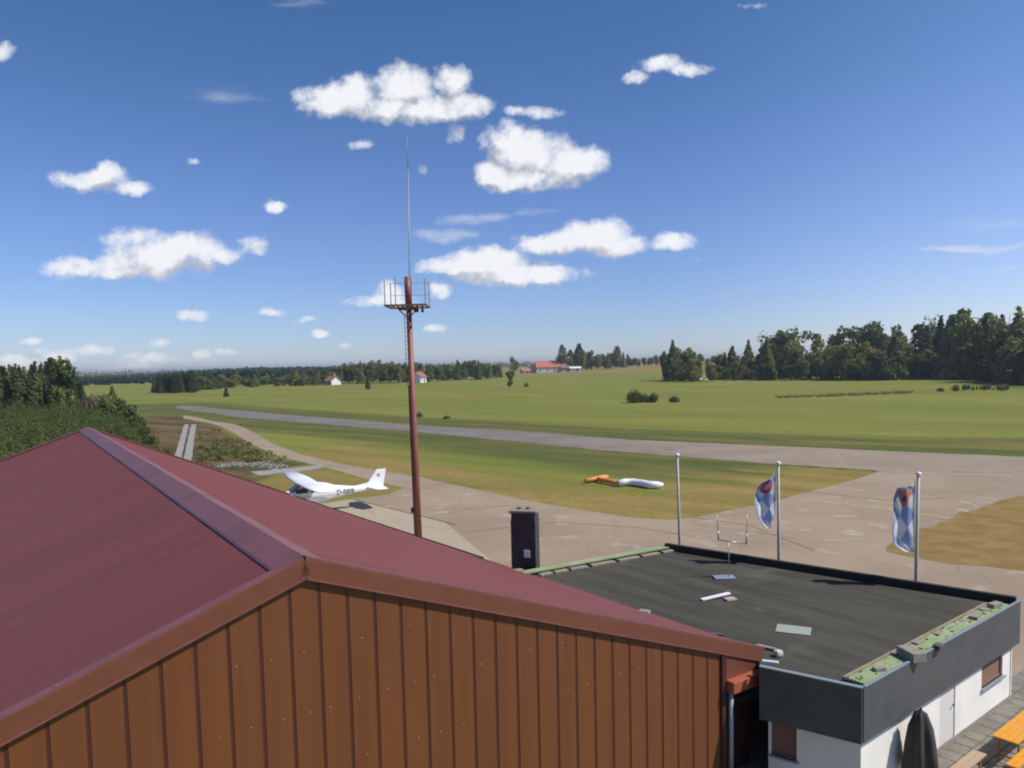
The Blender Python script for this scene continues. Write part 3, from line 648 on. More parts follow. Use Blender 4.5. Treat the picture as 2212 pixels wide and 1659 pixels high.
# aerial on the roof
pb = at(1564, 1249, RT); an = thing('roof_antenna', 'thin U-shaped metal aerial on a plate foot on the felt roof', 'antenna', pb)
m_alu = mat('aluminium', (.42, .40, .38), .35, metal=.6); m_steel = mat('dull_steel', (.30, .34, .40), .5, metal=.3)
sp_ = pb + [.16, 0, 0]; dep = sp_[1]; zt = atd(1577, 1172, dep)[2]
obj('base_plate', MB().frame(pb + [0, 0, .03], (1, 0, 0), (0, 1, 0), (0, 0, 1), .34, .20, .025), m_steel, an, bev=.01)
obj('stem', MB().tube([sp_ + [0, 0, .05], [sp_[0], dep, zt]], .015, 8), m_alu, an, smooth_=True)
wL, wR = atd(1552, 1166, dep), atd(1612, 1175, dep)
obj('crossbar', MB().tube([wL, wR], .02, 8), m_alu, an, smooth_=True)
for q, px_ in ((wL, 1549), (wR, 1614)):
    obj('prong', MB().tube([q, q + (atd(px_, 1113, dep) - q) * .35], .026, 8).tube([q + (atd(px_, 1113, dep) - q) * .35, atd(px_, 1113, dep)], .012, 8), m_alu, an, smooth_=True)

# ---------------------------------------------------------------- chimney
cp = atd(1136, 1222, 27.0); ct = atd(1135, 1098, 27.0); cz = ct[2]; cw_ = 66 / F * 27 / 2 * .80
ch = thing('chimney', 'tall dark slate-clad chimney stack with pale cap behind the flat roof', 'chimney', (cp[0], cp[1], 0), radians(-14))
m_slate = mat('chimney_slate', (.035, .036, .038), .7, color2=(.05, .05, .052), vscale=3)
mb = MB().box(-cw_, cw_, -cw_ * .75, cw_ * .75, 0, cz - .12); obj('stack', mb, m_slate, ch, local=True, bev=.02)
sh = MB(); k = int((cz - .15) / .28)
for i in range(k):
    z = i * .28; sh.box(-cw_ - .012, cw_ + .012, -cw_ * .75 - .012, cw_ * .75 + .012, z + .012, z + .27)
obj('slate_cladding', sh, m_slate, ch, local=True)
obj('cap', MB().box(-cw_ - .07, cw_ + .07, -cw_ * .75 - .07, cw_ * .75 + .07, cz - .115, cz - .02), m_conc, ch, local=True, bev=.02)
fl_ = MB()
for x in (-.16, .16): fl_.tube([(x, 0, cz - .02), (x, 0, cz + .07)], .11, 12)
obj('flue', fl_, m_wood, ch, local=True)
zl = atd(1140, 1191, 27)[2]; obj('notice', MB().box(.02, .24, -cw_ * .75 - .03, -cw_ * .75 - .014, zl - .13, zl + .13), mat('white_plate', (.8, .8, .8)), ch, local=True)

# ---------------------------------------------------------------- flagpoles and flags
m_pole = mat('flagpole_grey', (.36, .34, .31), .55, metal=.15); m_ball = mat('pole_knob', (.75, .75, .75), .4)
def flagpole(xt, yt, xb, dep, label):
    top = atd(xt, yt, dep); bot = atd(xb, 1400, dep); bx = top[0] + (xb - xt) / F * dep
    o = thing('flagpole', label, 'flagpole', (bx, dep, 0), 0, 'flagpoles behind the flat roof')
    obj('pole', MB().tube([(bx, dep, 0), (bx, dep, 3), (top[0], dep, top[2] - .05)], [.062, .055, .045], 14), m_pole, o, smooth_=True)
    obj('knob', MB().tube([(top[0], dep, top[2] - .06), (top[0], dep, top[2] - .03), (top[0], dep, top[2] + .04), (top[0], dep, top[2] + .07)], [.05, .085, .085, .045], 14), m_ball, o, smooth_=True)
    return top, dep
P1 = flagpole(1463, 983, 1467, 29.0, 'bare grey flagpole without a flag, left of the three')
P2 = flagpole(1681, 1001, 1683, 26.3, 'grey flagpole carrying the flag with the red ring emblem')
P3 = flagpole(1984, 1024, 1982, 23.5, 'grey flagpole carrying the flag with the orange emblem')
def flag_mat(name, emblem):
    m = bpy.data.materials.new(name); m.use_nodes = True; t = m.node_tree; b = t.nodes['Principled BSDF']; b.inputs['Roughness'].default_value = .8
    at_ = nd(t, 'ShaderNodeUVMap').outputs[0]; s = nd(t, 'ShaderNodeSeparateXYZ'); t.links.new(at_, s.inputs[0]); U, V = s.outputs[0], s.outputs[1]
    def ch_(op, *a, **k): return mth(t, op, *a, **k)
    # diagonal white and blue lozenge bands
    a1 = ch_('FRACT', ch_('ADD', ch_('MULTIPLY', U, .75), ch_('MULTIPLY', V, 1.5))); a2 = ch_('FRACT', ch_('SUBTRACT', ch_('MULTIPLY', V, 1.5), ch_('MULTIPLY', U, .75)))
    x = smooth(t, ch_('ADD', ch_('MULTIPLY', ch_('SUBTRACT', a1, .5), ch_('SUBTRACT', a2, .5)), ch_('MULTIPLY', ch_('SUBTRACT', noise(t, nd(t, 'ShaderNodeTexCoord').outputs['Object'], 2.2, 3, .5), .5), .25)), -.03, .03)
    c = mixc(t, x, (.86, .86, .86, 1), (.45, .55, .74, 1))
    # emblem disc
    dx = ch_('MULTIPLY', ch_('SUBTRACT', U, .5), 1.0); dy = ch_('MULTIPLY', ch_('SUBTRACT', V, .74), 2.5)
    r = ch_('SQRT', ch_('ADD', ch_('MULTIPLY', dx, dx), ch_('MULTIPLY', dy, dy)))
    if emblem == 'ring':
        c = mixc(t, ch_('LESS_THAN', r, .33), c, (.62, .16, .22, 1)); c = mixc(t, ch_('LESS_THAN', r, .15), c, (.78, .62, .60, 1))
        c = mixc(t, ch_('MULTIPLY', ch_('LESS_THAN', r, .33), ch_('GREATER_THAN', dy, .2)), c, (.18, .10, .30, 1))
    else:
        tri = ch_('MULTIPLY', ch_('LESS_THAN', ch_('ABSOLUTE', dx), ch_('MULTIPLY_ADD', dy, .5, .22)), ch_('LESS_THAN', ch_('ABSOLUTE', dy), .30))
        c = mixc(t, tri, c, (.80, .36, .20, 1)); c = mixc(t, ch_('LESS_THAN', r, .12), c, (.20, .20, .42, 1))
    setin(b, 'Base Color', c, t)
    tr = nd(t, 'ShaderNodeBsdfTranslucent'); setin(tr, 0, c, t); mx = nd(t, 'ShaderNodeMixShader'); mx.inputs[0].default_value = .5
    t.links.new(b.outputs[0], mx.inputs[1]); t.links.new(tr.outputs[0], mx.inputs[2]); t.links.new(mx.outputs[0], t.nodes['Material Output'].inputs[0]); return m
def flag(top, dep, outline, label, m, seed):
    # outline: rows (y, xleft, xright) in pixels from top to bottom, cloth billows in depth
    nu, nv = 14, 34; ys = [o[0] for o in outline]; vs = []; uvs = []; r = random.Random(seed); ph = r.uniform(0, 6)
    for j in range(nv + 1):
        yy = ys[0] + (ys[-1] - ys[0]) * j / nv; xl = np.interp(yy, ys, [o[1] for o in outline]); xr = np.interp(yy, ys, [o[2] for o in outline]); yl = np.interp(yy, ys, [o[3] for o in outline])
        for i in range(nu + 1):
            s = i / nu; x = xr + (xl - xr) * s; y2 = yy + yl * s
            d = dep - .0 + .22 * sin(s * 7 + ph + j * .09) * s + .10 * sin(j * .35 + s * 3 + ph) * s
            vs.append(atd(x, y2, d)); uvs.append((1 - s, 1 - j / nv))
    fs = [(j * (nu + 1) + i, j * (nu + 1) + i + 1, (j + 1) * (nu + 1) + i + 1, (j + 1) * (nu + 1) + i) for j in range(nv) for i in range(nu)]
    me = bpy.data.meshes.new('flag'); org = np.array([top[0], dep, 0]); me.from_pydata([tuple(map(float, q - org)) for q in vs], [], fs); me.update()
    uv = me.uv_layers.new(name='uv'); uv.data.foreach_set('uv', [c for l in me.loops for c in uvs[l.vertex_index]])
    me.polygons.foreach_set('use_smooth', [True] * len(fs)); me.materials.append(m)
    o = bpy.data.objects.new('flag', me); col.objects.link(o); o.location = tuple(org); md = o.modifiers.new('thick', 'SOLIDIFY'); md.thickness = .004
    return tag(o, label, 'flag', 'blue and white flags on the flagpoles')
flag(*P2, [(1014,1668,1675,22),(1030,1645,1676,14),(1050,1634,1676,8),(1080,1630,1676,4),(1115,1638,1673,2),(1134,1650,1668,2),(1141,1660,1664,0)], 'blue and white banner flag with a red ring emblem', flag_mat('ring_flag_cloth', 'ring'), 3)
flag(*P3, [(1036,1970,1978,22),(1050,1938,1978,4),(1075,1930,1977,2),(1110,1930,1976,2),(1145,1928,1976,2),(1170,1930,1974,6),(1186,1950,1975,4),(1192,1960,1976,0)], 'blue and white banner flag with an orange emblem', flag_mat('orange_flag_cloth', 'tri'), 8)

# ---------------------------------------------------------------- mast
mb0 = at(905, 1170, 3.0); md_ = 42.5; mbase = atd(905, 1170, md_)
ms = thing('radio_mast', 'tall red steel pole with a railed platform and whip aerial beside the hangar', 'mast', (mbase[0], mbase[1], 0))
m_mast = mat('mast_red_paint', (.27, .085, .060), .5, color2=(.22, .07, .055), vscale=2); m_rust = mat('rusty_steel', (.17, .09, .045), .8); m_gal = mat('galvanised', (.30, .31, .29), .5, metal=.4)
pt = atd(880, 598, md_); pl = atd(881, 662, md_)
dirv = (pt - mbase); base0 = mbase - dirv * (mbase[2] / dirv[2])
rb = 7.6 / F * md_; rtp = 5.8 / F * md_
lv = lambda k: base0 + (pt - base0) * k
kpl = (pl[2] / pt[2])
obj('pole', MB().tube([lv(0), lv(.35), lv(kpl)], [rb, rb * .93, rtp], 20), m_mast, ms, smooth_=True)
obj('pole_head', MB().tube([lv(kpl) + [0, 0, .03], lv(1)], [rtp * 1.25, rtp * 1.2], 20), m_mast, ms, smooth_=True)
hw = 44 / F * md_; pz = pl[2]
dk = MB()
for i in range(9): dk.frame(pl + [(-1 + i / 4) * hw * .93, 0, 0], (1, 0, 0), (0, 1, 0), (0, 0, 1), hw * .06, hw * .9, .015)
for s in (-1, 1): dk.frame(pl + [0, s * hw * .95, 0], (1, 0, 0), (0, 1, 0), (0, 0, 1), hw, .035, .045).frame(pl + [s * hw * .97, 0, 0], (1, 0, 0), (0, 1, 0), (0, 0, 1), .035, hw * .92, .04)
obj('platform', dk, m_rust, ms)
hr = hw * 1.25
for (a_, b_, h_) in [(-.96, -.93, 1), (-.96, .93, 1), (.96, -.93, 1), (.96, .93, 1), (-.45, -.93, 1.12), (.32, -.93, 1)]:
    q = pl + [a_ * hw, b_ * hw, 0]; obj('rail_post', MB().tube([q, q + [0, 0, hr * h_]], .030, 6), m_gal, ms)
for z in (.5, .98): obj('rail', MB().tube([pl + [-hw * .96, hw * .93, z * hr], pl + [hw * .96, hw * .93, z * hr]], .014, 6), m_gal, ms)
brk = MB()
for sx in (-1, 1): brk.tube([pl + [sx * hw * .55, 0, -.04], pl + [sx * .12, 0, -.55]], .035, 6); brk.tube([pl + [0, sx * hw * .6, -.04], pl + [0, sx * .1, -.5]], .035, 6)
brk.frame(pl + [0, 0, -.12], (1, 0, 0), (0, 1, 0), (0, 0, 1), hw * .42, .18, .08)
obj('bracket', brk, m_rust, ms)
obj('floodlight', MB().frame(pl + [hw * .42, -.15, -.24], (1, 0, 0), (0, 1, 0), (0, 0, 1), .12, .10, .09), m_blk, ms)
obj('floodlight', MB().frame(pl + [hw * .72, -.15, -.25], (1, 0, 0), (0, 1, 0), (0, 0, 1), .06, .08, .10).tube([pl + [hw * .72, -.15, -.16], pl + [hw * .72, -.15, -.03]], .015, 6), m_blk, ms)
wt = atd(880, 292, md_); wm = atd(881, 366, md_); w0 = atd(885, 600, md_)
obj('whip_aerial', MB().tube([w0 - [0, 0, 1.2], w0, wm], [.034, .034, .030], 8).tube([wm, wt], [.017, .010], 8), m_gal, ms, smooth_=True)
ld = MB(); ldx = -rb - .10
for s in (0,): ld.tube([lv(.60) + [-rtp - .13, -.05, 0], lv(kpl * .97) + [-rtp - .10, -.05, 0]], .014, 6)
for i in range(16):
    k = .60 + (kpl * .95 - .60) * i / 15; r0 = rb + (rtp - rb) * k; ld.tube([lv(k) + [-r0, -.05, 0], lv(k) + [-r0 - .14, -.05, 0]], .012, 5)
obj('climbing_rungs', ld, m_rust, ms)
obj('cable', MB().tube([lv(.02) + [-rb - .02, -.06, 0], lv(.6) + [-rtp - .04, -.06, 0]], .028, 6), m_blk, ms)
q = atd(897, 1102, md_); obj('cable_box', MB().frame(q + [-.16, 0, 0], (1, 0, 0), (0, 1, 0), (0, 0, 1), .07, .08, .14), m_blk, ms)
q = atd(895, 1160, md_ - .3); obj('lamp_arm', MB().frame(q, nrm((1, -.3, .12)), (0, 1, 0), (0, 0, 1), .30, .06, .045), m_alu, ms)

# ---------------------------------------------------------------- aeroplane
m_pw = mat('aircraft_white', (.82, .82, .82), .35, spec=.6); m_glass = mat('dark_glass', (.02, .025, .03), .12); m_tyre = mat('tyre', (.02, .02, .02)); m_let = mat('letter_grey', (.10, .12, .14)); m_grey = mat('aircraft_grey', (.48, .50, .52), .5)
tailp = at(815, 1088); nosep = at(640, 1100)
hd = nrm((-.885, -.465, 0)); ctr = at(667, 1109); PRZ = atan2(hd[1], hd[0])
pln = thing('light_aircraft', 'white high-wing single-engine aircraft parked on the apron behind the hangar', 'aircraft', (ctr[0], ctr[1], 0), PRZ)
# local: +x nose, +y left wing, z up ; stations (x, halfwidth, zlow, zhigh)
st_ = [(2.55, .20, 1.05, 1.45), (2.35, .42, .88, 1.62), (1.55, .50, .78, 1.68), (1.15, .52, .74, 1.74), (.75, .54, .72, 2.02), (.35, .55, .70, 2.20), (-.6, .54, .72, 2.20), (-1.3, .47, .80, 2.08), (-1.9, .36, .92, 1.86), (-3.2, .24, 1.10, 1.66), (-4.6, .13, 1.26, 1.55), (-5.45, .05, 1.36, 1.50)]
def loft(st, n=18, ex=2.6):
    mb = MB(); vs = []
    for (x, w, z0, z1) in st:
        for k in range(n):
            a = 2 * pi * k / n; c_, s_ = cos(a), sin(a); e = 2 / ex
            vs.append((x, w * math.copysign(abs(c_) ** e, c_), (z0 + z1) / 2 + (z1 - z0) / 2 * math.copysign(abs(s_) ** e, s_)))
    fs = [(i * n + k, (i + 1) * n + k, (i + 1) * n + (k + 1) % n, i * n + (k + 1) % n) for i in range(len(st) - 1) for k in range(n)]
    fs += [tuple(range(n)), tuple((len(st) - 1) * n + k for k in range(n))[::-1]]; return mb.add(vs, fs)
obj('fuselage', loft(st_), m_pw, pln, True, True)
def wingmb(half, c0, c1, x0, x1, z0, dih, t=.12, y0=0):
    mb = MB(); prof = [(0, 0), (.05, .55), (.25, 1), (.6, .75), (1, .06), (1, -.06), (.6, -.35), (.25, -.45), (.05, -.35)]
    secs = [(-half, c1, x1, z0 + dih), (-half * .45, c0, x0, z0 + dih * .45), (0, c0, x0, z0), (half * .45, c0, x0, z0 + dih * .45), (half, c1, x1, z0 + dih)]
    vs = [(xx - q * c, y, zz + s * t * c * .62) for (y, c, xx, zz) in secs for q, s in prof]; n = len(prof)
    fs = [(i * n + k, i * n + (k + 1) % n, (i + 1) * n + (k + 1) % n, (i + 1) * n + k) for i in range(len(secs) - 1) for k in range(n)] + [tuple(range(n))[::-1], tuple((len(secs) - 1) * n + k for k in range(n))]
    return mb.add(vs, fs)
obj('wing', wingmb(5.45, 1.48, 1.05, .80, .62, 2.18, .10), m_pw, pln, True, True)
obj('tailplane', wingmb(1.7, 1.25, .85, -4.2, -4.5, 1.48, 0, .10), m_pw, pln, True, True)
fv = [(-3.3, 1.62), (-4.35, 1.80), (-5.05, 2.72), (-5.75, 2.72), (-5.5, 1.42), (-4.6, 1.50)]
mb = MB(); n = len(fv); mb.add([(x, -.05 if z < 2.5 else -.035, z) for x, z in fv] + [(x, .05 if z < 2.5 else .035, z) for x, z in fv], [tuple(range(n)), tuple(range(n, 2 * n))[::-1]] + [(i, i + n, (i + 1) % n + n, (i + 1) % n) for i in range(n)])
fin = obj('tail_fin', mb, m_pw, pln, local=True, bev=.01)
for s in (-1, 1): obj('emblem', MB().box(-5.28, -5.06, *(sorted((s * .052, s * .058))), 2.18, 2.42), mat('emblem_red', (.70, .25, .10)), fin, local=False).parent = fin
for o_ in [c for c in fin.children]:
    o_.data.transform(world_of(fin))   # stored in the aeroplane's own frame
def skin(x, z, q, out=.014):      # point on the cabin side at station x and height z
    xs_ = [k[0] for k in st_[::-1]]; w_, a_, b_ = (np.interp(x, xs_, [k[c] for k in st_[::-1]]) for c in (1, 2, 3))
    r_ = min(.97, abs(z - (a_ + b_) / 2) / ((b_ - a_) / 2)); return (x, q * (w_ * (1 - r_ ** 2.6) ** (1 / 2.6) + out), z)
for q in (-1, 1):
    for xa, xb, ta, tb in ((.92, .10, 1.78, 1.98), (.02, -.70, 1.98, 1.97), (-.78, -1.45, 1.95, 1.76)):
        mb = MB(); vs = [skin(xa + (xb - xa) * i_ / 6, 1.55 + ((ta + (tb - ta) * i_ / 6) - 1.55) * j_ / 4, q) for j_ in range(5) for i_ in range(7)]
        mb.add(vs, [(j_ * 7 + i_, j_ * 7 + i_ + 1, j_ * 7 + i_ + 8, j_ * 7 + i_ + 7) for j_ in range(4) for i_ in range(6)]); obj('side_window', mb, m_glass, pln, True, True)
obj('windscreen', MB().add([(1.28, -.46, 1.74), (1.28, .46, 1.74), (.72, .50, 2.10), (.72, -.50, 2.10), (1.2, -.535, 1.72), (.66, -.55, 2.06), (1.2, .535, 1.72), (.66, .55, 2.06)], [(0, 1, 2, 3), (4, 0, 3, 5), (1, 6, 7, 2)]), m_glass, pln, local=True)
obj('spinner', MB().tube([(2.5, 0, 1.25), (2.65, 0, 1.25), (2.85, 0, 1.25)], [.16, .13, .02], 12), m_grey, pln, True, True)
obj('propeller', MB().frame((2.66, 0, 1.25), (0, 1, .25), (1, 0, 0), (0, -.25, 1), .93, .012, .06), m_let, pln, local=True)
for s in (-1, 1):
    obj('wing_strut', MB().tube([(.45, s * .54, .82), (.30, s * 2.55, 2.16)], .05, 8), m_pw, pln, True, True)
    obj('landing_leg', MB().tube([(-.15, s * .45, .82), (-.2, s * 1.05, .38)], .05, 8), m_pw, pln, True, True)
for (x, y) in ((-.2, 1.15), (-.2, -1.15), (1.75, 0)):
    w = obj('wheel', MB().tube([(x, y - .08, .21), (x, y + .08, .21)], .21, 16), m_tyre, pln, local=True)
    obj('wheel_fairing', MB().tube([(x + .42, y, .30), (x + .2, y, .33), (x - .15, y, .32), (x - .6, y, .28)], [.06, .16, .15, .03], 10), m_pw, pln, True, True)
obj('nose_leg', MB().tube([(1.75, 0, .3), (1.75, 0, .85)], .04, 8), m_grey, pln, local=True)
for s in (-1, 1): obj('side_stripe', MB().box(-1.9, 1.5, *sorted((s * .556, s * .562)), 1.18, 1.30), m_grey, pln, local=True)
tcu = bpy.data.curves.new('registration', 'FONT'); tcu.body = 'D-EJEB'; tcu.size = .46; tcu.extrude = .004
to = bpy.data.objects.new('registration', tcu); col.objects.link(to); bpy.context.view_layer.update()
tme = bpy.data.meshes.new_from_object(to.evaluated_get(bpy.context.evaluated_depsgraph_get())); bpy.data.objects.remove(to); tme.name = 'registration'; tme.materials.append(m_let)
for s in (1, -1):
    to = bpy.data.objects.new('registration', tme); col.objects.link(to); to.parent = pln
    if s > 0: to.matrix_basis = Matrix(((-1, 0, 0, -1.95), (0, .0, 1, .365), (0, 1, 0, 1.22), (0, 0, 0, 1))) @ Matrix.Rotation(0, 4, 'Z'); to.rotation_euler.z += radians(180) * 0
    else: to.matrix_basis = Matrix(((1, 0, 0, -3.6), (0, 0, -1, -.30), (0, 1, 0, 1.24), (0, 0, 0, 1)))
    if s > 0: to.matrix_basis = Matrix.Translation((-1.95, .375, 1.22)) @ Matrix.Rotation(radians(4.5), 4, 'Z') @ Matrix.Rotation(pi, 4, 'Z') @ Matrix.Rotation(pi / 2, 4, 'X')

pln.scale = (.98, .98, .98)
# ---------------------------------------------------------------- orange and white marker on the grass
m_or = mat('orange_cloth', (.75, .30, .07), .8, var=.1); m_wc = mat('white_cloth', (.82, .82, .84), .6)
mk = at(1350, 1058); wk = thing('ground_marker', 'orange and white tube-like marker lying on the grass island', 'marker', mk)
dW = at(1350, 1052)[1]
pa = [at(x, y, .30) for x, y in ((1336,1043.5),(1350,1041.5),(1368,1041.5),(1388,1044.5),(1405,1047.5),(1420,1047.5),(1432,1046.5))]
obj('white_tube', MB().tube(pa, [.24, .29, .30, .30, .30, .28, .12], 16), m_wc, wk, True)
pb_ = [at(x, y, .28) for x, y in ((1337,1043.5),(1318,1039.5),(1300,1036.5),(1292,1034.5))]
obj('orange_beam', MB().tube(pb_, [(.20, .22), (.20, .20), (.2, .2), (.16, .18)], 12), m_or, wk, True)
obj('orange_crossarm', MB().tube([at(1264, 1038, .25), at(1285, 1034.5, .27), at(1305, 1030.5, .30), at(1314, 1030, .30)], [.16, .2, .2, .1], 12), m_or, wk, True)
for q_ in ((1300, 1040), (1360, 1046), (1415, 1050)): obj('stand', MB().tube([at(*q_, .0), at(*q_, .2)], .05, 8), m_gal, wk)

# ---------------------------------------------------------------- terrace furniture
m_ot = mat('orange_varnish', (.75, .30, .02), .4, color2=(.80, .36, .035), vscale=4)
def trestle(name, label, cat, corner, L, W, hgt, legs=True, m=m_ot):
    c = np.array(corner, float); o = thing(name, label, cat, (c[0], c[1], 0), er_a)
    mb = MB(); k = max(1, int(W / .12))
    for i in range(k): mb.box(0, L, -W + i * W / k + .004, -W + (i + 1) * W / k - .004, hgt - .035, hgt)
    obj('table_top' if 'table' in name else 'seat', mb, m, o, local=True)
    for x in (.25, L - .25):
        lg = MB().box(x - .02, x + .02, -W + .04, -W + .08, 0, hgt - .036).box(x - .02, x + .02, -.08, -.04, 0, hgt - .036).box(x - .015, x + .015, -W + .081, -.081, .2, .24)
        obj('leg', lg, mat('leg_green', (.30, .14, .02)), o, local=True)
    return o
trestle('beer_table', 'orange varnished beer garden table on the terrace', 'table', at(2143, 1588, .75), 2.2, .55, .75)
trestle('beer_bench', 'orange beer garden bench in front of the orange table', 'bench', at(2172, 1650, .47), 2.2, .26, .47)
trestle('wooden_bench', 'pale weathered bench against the white wall', 'bench', at(2040, 1668, .42), 1.6, .30, .42, m=mat('pale_bench_wood', (.42, .30, .20)))
# dark shape of unknown kind, built as a folded parasol
pc = at(1988, 1600, 1.2); pc = np.array([pc[0], pc[1], 0.])
pr = thing('parasol', 'dark shape like a folded parasol beside the white wall', 'parasol', pc)
m_cl = mat('dark_canopy', (.045, .042, .036), .9, color2=(.07, .055, .045), vscale=5)
mb = MB(); nn_ = 24; prof = [(1.92, .03), (1.84, .12), (1.45, .24), (1.0, .30), (.55, .34), (.45, .28)]; vs = []
for z, r0 in prof:
    for k in range(nn_): a = 2 * pi * k / nn_; rr = r0 * (1 + .28 * cos(6 * a)); vs.append((rr * cos(a), rr * sin(a), z))
mb.add(vs, [(i * nn_ + k, (i + 1) * nn_ + k, (i + 1) * nn_ + (k + 1) % nn_, i * nn_ + (k + 1) % nn_) for i in range(len(prof) - 1) for k in range(nn_)] + [tuple(range(nn_))])
obj('canopy', mb, m_cl, pr, True, True); obj('pole', MB().tube([(0, 0, 0), (0, 0, 1.97)], .028, 10), m_blk, pr, local=True)
obj('foot', MB().box(-.3, .3, -.3, .3, 0, .07), m_conc, pr, local=True, bev=.01)

# ---------------------------------------------------------------- vegetation
def leaf_mat(name, c1, c2, rnd=1.0):
    m = mat(name, c1, .75, spec=.2, color2=c2, vscale=.35 if name == 'scrub_leaves' else .9, rnd=rnd, trans=.38); return m
m_bark = mat('bark', (.10, .075, .05), .9); m_birch = mat('pale_bark', (.32, .30, .26), .9)
LM = {'spruce': leaf_mat('spruce_needles', (.046, .066, .028), (.088, .112, .042)), 'dark': leaf_mat('dark_leaves', (.125, .155, .050), (.215, .235, .075)),
      'scrub': leaf_mat('scrub_leaves', (.058, .090, .022), (.155, .180, .050), 0),
      'mid': leaf_mat('mid_leaves', (.120, .145, .042), (.200, .215, .062)), 'olive': leaf_mat('olive_leaves', (.130, .130, .050), (.200, .190, .075)), 'brown': leaf_mat('brownish_scrub', (.12, .105, .06), (.17, .15, .085))}
def quads(P, size, nrmal=None, flat=.0):
    n = len(P); a = rng.normal(size=(n, 3)); 
    if nrmal is not None: a = a * .75 + nrmal
    a /= np.linalg.norm(a, axis=1)[:, None] + 1e-9
    t = np.cross(a, rng.normal(size=(n, 3))); t /= np.linalg.norm(t, axis=1)[:, None] + 1e-9; b = np.cross(a, t)
    s = size * rng.uniform(.6, 1.3, (n, 1)); k = rng.uniform(.5, .9, (n, 1))
    V = np.stack([P - t * s, P - b * s * k, P + t * s, P + b * s * k], 1).reshape(-1, 3)
    return V, np.arange(4 * n).reshape(-1, 4)
def mesh_np(name, V, Fc, m):
    me = bpy.data.meshes.new(name); me.from_pydata(V.tolist(), [], Fc.tolist()); me.materials.append(m); me.update(); return me
def crown_round(h, w, n, size, base=.22, nb=13, holes=.0):
    Ps = []; Ns = []
    for i in range(nb):
        a = rng.uniform(0, 2 * pi); rr = rng.uniform(0, .68) ** .7 if i else 0; zz = rng.uniform(base + .12, .86)
        ww = w * (1 - ((zz - .52) / .62) ** 2) ** .5
        c = np.array([cos(a) * rr * ww, sin(a) * rr * ww, zz * h]); br = w * rng.uniform(.28, .5)
        k = int(n / nb); d = rng.normal(size=(k, 3)); d /= np.linalg.norm(d, axis=1)[:, None]
        Ps.append(c + d * br * rng.uniform(.55, 1.05, (k, 1)) * [1, 1, .9]); Ns.append(d)
    P = np.concatenate(Ps); Nn = np.concatenate(Ns); ok = (P[:, 2] > base * h) & (P[:, 2] < h * 1.02)
    return quads(P[ok], size, Nn[ok])
def crown_bush(h, w, n, size):
    Ps = []; Ns = []
    for i in range(11):
        a = rng.uniform(0, 2 * pi); rr = rng.uniform(0, .7) if i else 0; c = np.array([cos(a) * rr * w, sin(a) * rr * w, h * rng.uniform(.18, .58 - .3 * rr)]); br = h * rng.uniform(.26, .42)
        d = rng.normal(size=(n // 11, 3)); d /= np.linalg.norm(d, axis=1)[:, None]; Ps.append(c + d * br * rng.uniform(.6, 1.05, (len(d), 1)) * [1.25, 1.25, 1]); Ns.append(d)
    P = np.concatenate(Ps); Nn = np.concatenate(Ns); ok = P[:, 2] > .1; return quads(P[ok], size, Nn[ok])
def crown_cone(h, w, n, size, base=.08):
    z = 1 - rng.uniform(0, 1, n) ** .62 * (1 - base); lay = np.round(z * 16) / 16 + rng.normal(0, .012, n)
    r = w * (1 - z) ** .85 * rng.uniform(.35, 1.0, n) ** .6 * (1 + .25 * np.sin(rng.integers(0, 9, n))); a = rng.uniform(0, 2 * pi, n)
    P = np.stack([r * np.cos(a), r * np.sin(a), (lay - .05 * r / w) * h], 1); d = np.stack([np.cos(a), np.sin(a), np.full(n, .5)], 1)
    return quads(P, size, d)
def crown_column(h, w, n, size, base=.15):
    z = rng.uniform(base, 1, n); cl = rng.integers(0, 7, n); ph = cl * 2.4
    r = w * np.sin(np.clip((z - base) / (1 - base), 0.02, .98) * pi) ** .5 * rng.uniform(.4, 1, n); a = rng.uniform(0, 2 * pi, n)
    P = np.stack([r * np.cos(a) + .3 * w * np.cos(ph + z * 9), r * np.sin(a), z * h], 1); d = np.stack([np.cos(a), np.sin(a), np.full(n, .3)], 1)
    keep = np.sin(z * 23 + ph) > -.55
    return quads(P[keep], size, d[keep])
def trunk_mb(h, r, limbs=5, w=2):
    mb = MB().tube([(0, 0, -.3), (.05, 0, h * .35), (0, .08, h * .7), (.05, 0, h * .93)], [r, r * .75, r * .45, r * .12], 7)
    rr = random.Random(int(h * 100))
    for i in range(limbs):
        z = h * (.28 + .5 * i / max(1, limbs)); a = rr.uniform(0, 2 * pi); mb.tube([(0, 0, z), (cos(a) * w * .35, sin(a) * w * .35, z + h * .09), (cos(a) * w * .7, sin(a) * w * .7, z + h * .15)], [r * .4, r * .25, r * .08], 5)
    return mb
PROTO = {}
def proto(key, crown, matk, h, w, bark=m_bark, limbs=5, cname='crown'):
    V, Fc = crown; c = mesh_np(cname, V, Fc, LM[matk]); t = MB(); tm_ = trunk_mb(h, .018 * h + .04, limbs, w); me = bpy.data.meshes.new('trunk'); me.from_pydata(tm_.v, [], tm_.f); me.materials.append(bark)
    PROTO.setdefault(key, []).append((c, me, h))
for i in range(3): proto('spruce', crown_cone(10, 2.0, 1100, .40), 'spruce', 10, 1.2, limbs=0)
for i in range(3): proto('fir', crown_cone(10, 2.9, 900, .52, .05), 'dark', 10, 1.2, limbs=0)
for i in range(4): proto('broad', crown_round(10, 4.0, 1700, .42, .06, 15), 'dark', 10, 3.2)
for i in range(4): proto('broadmid', crown_round(10, 3.6, 1500, .40, .04, 14), 'mid', 10, 3.2)
for i in range(2): proto('airy', crown_round(10, 3.4, 620, .30, .30, 16), 'mid', 10, 3.4, m_birch, 9)
for i in range(2): proto('column', crown_column(10, 1.5, 620, .42), 'mid', 10, 1.2, m_birch, 3)
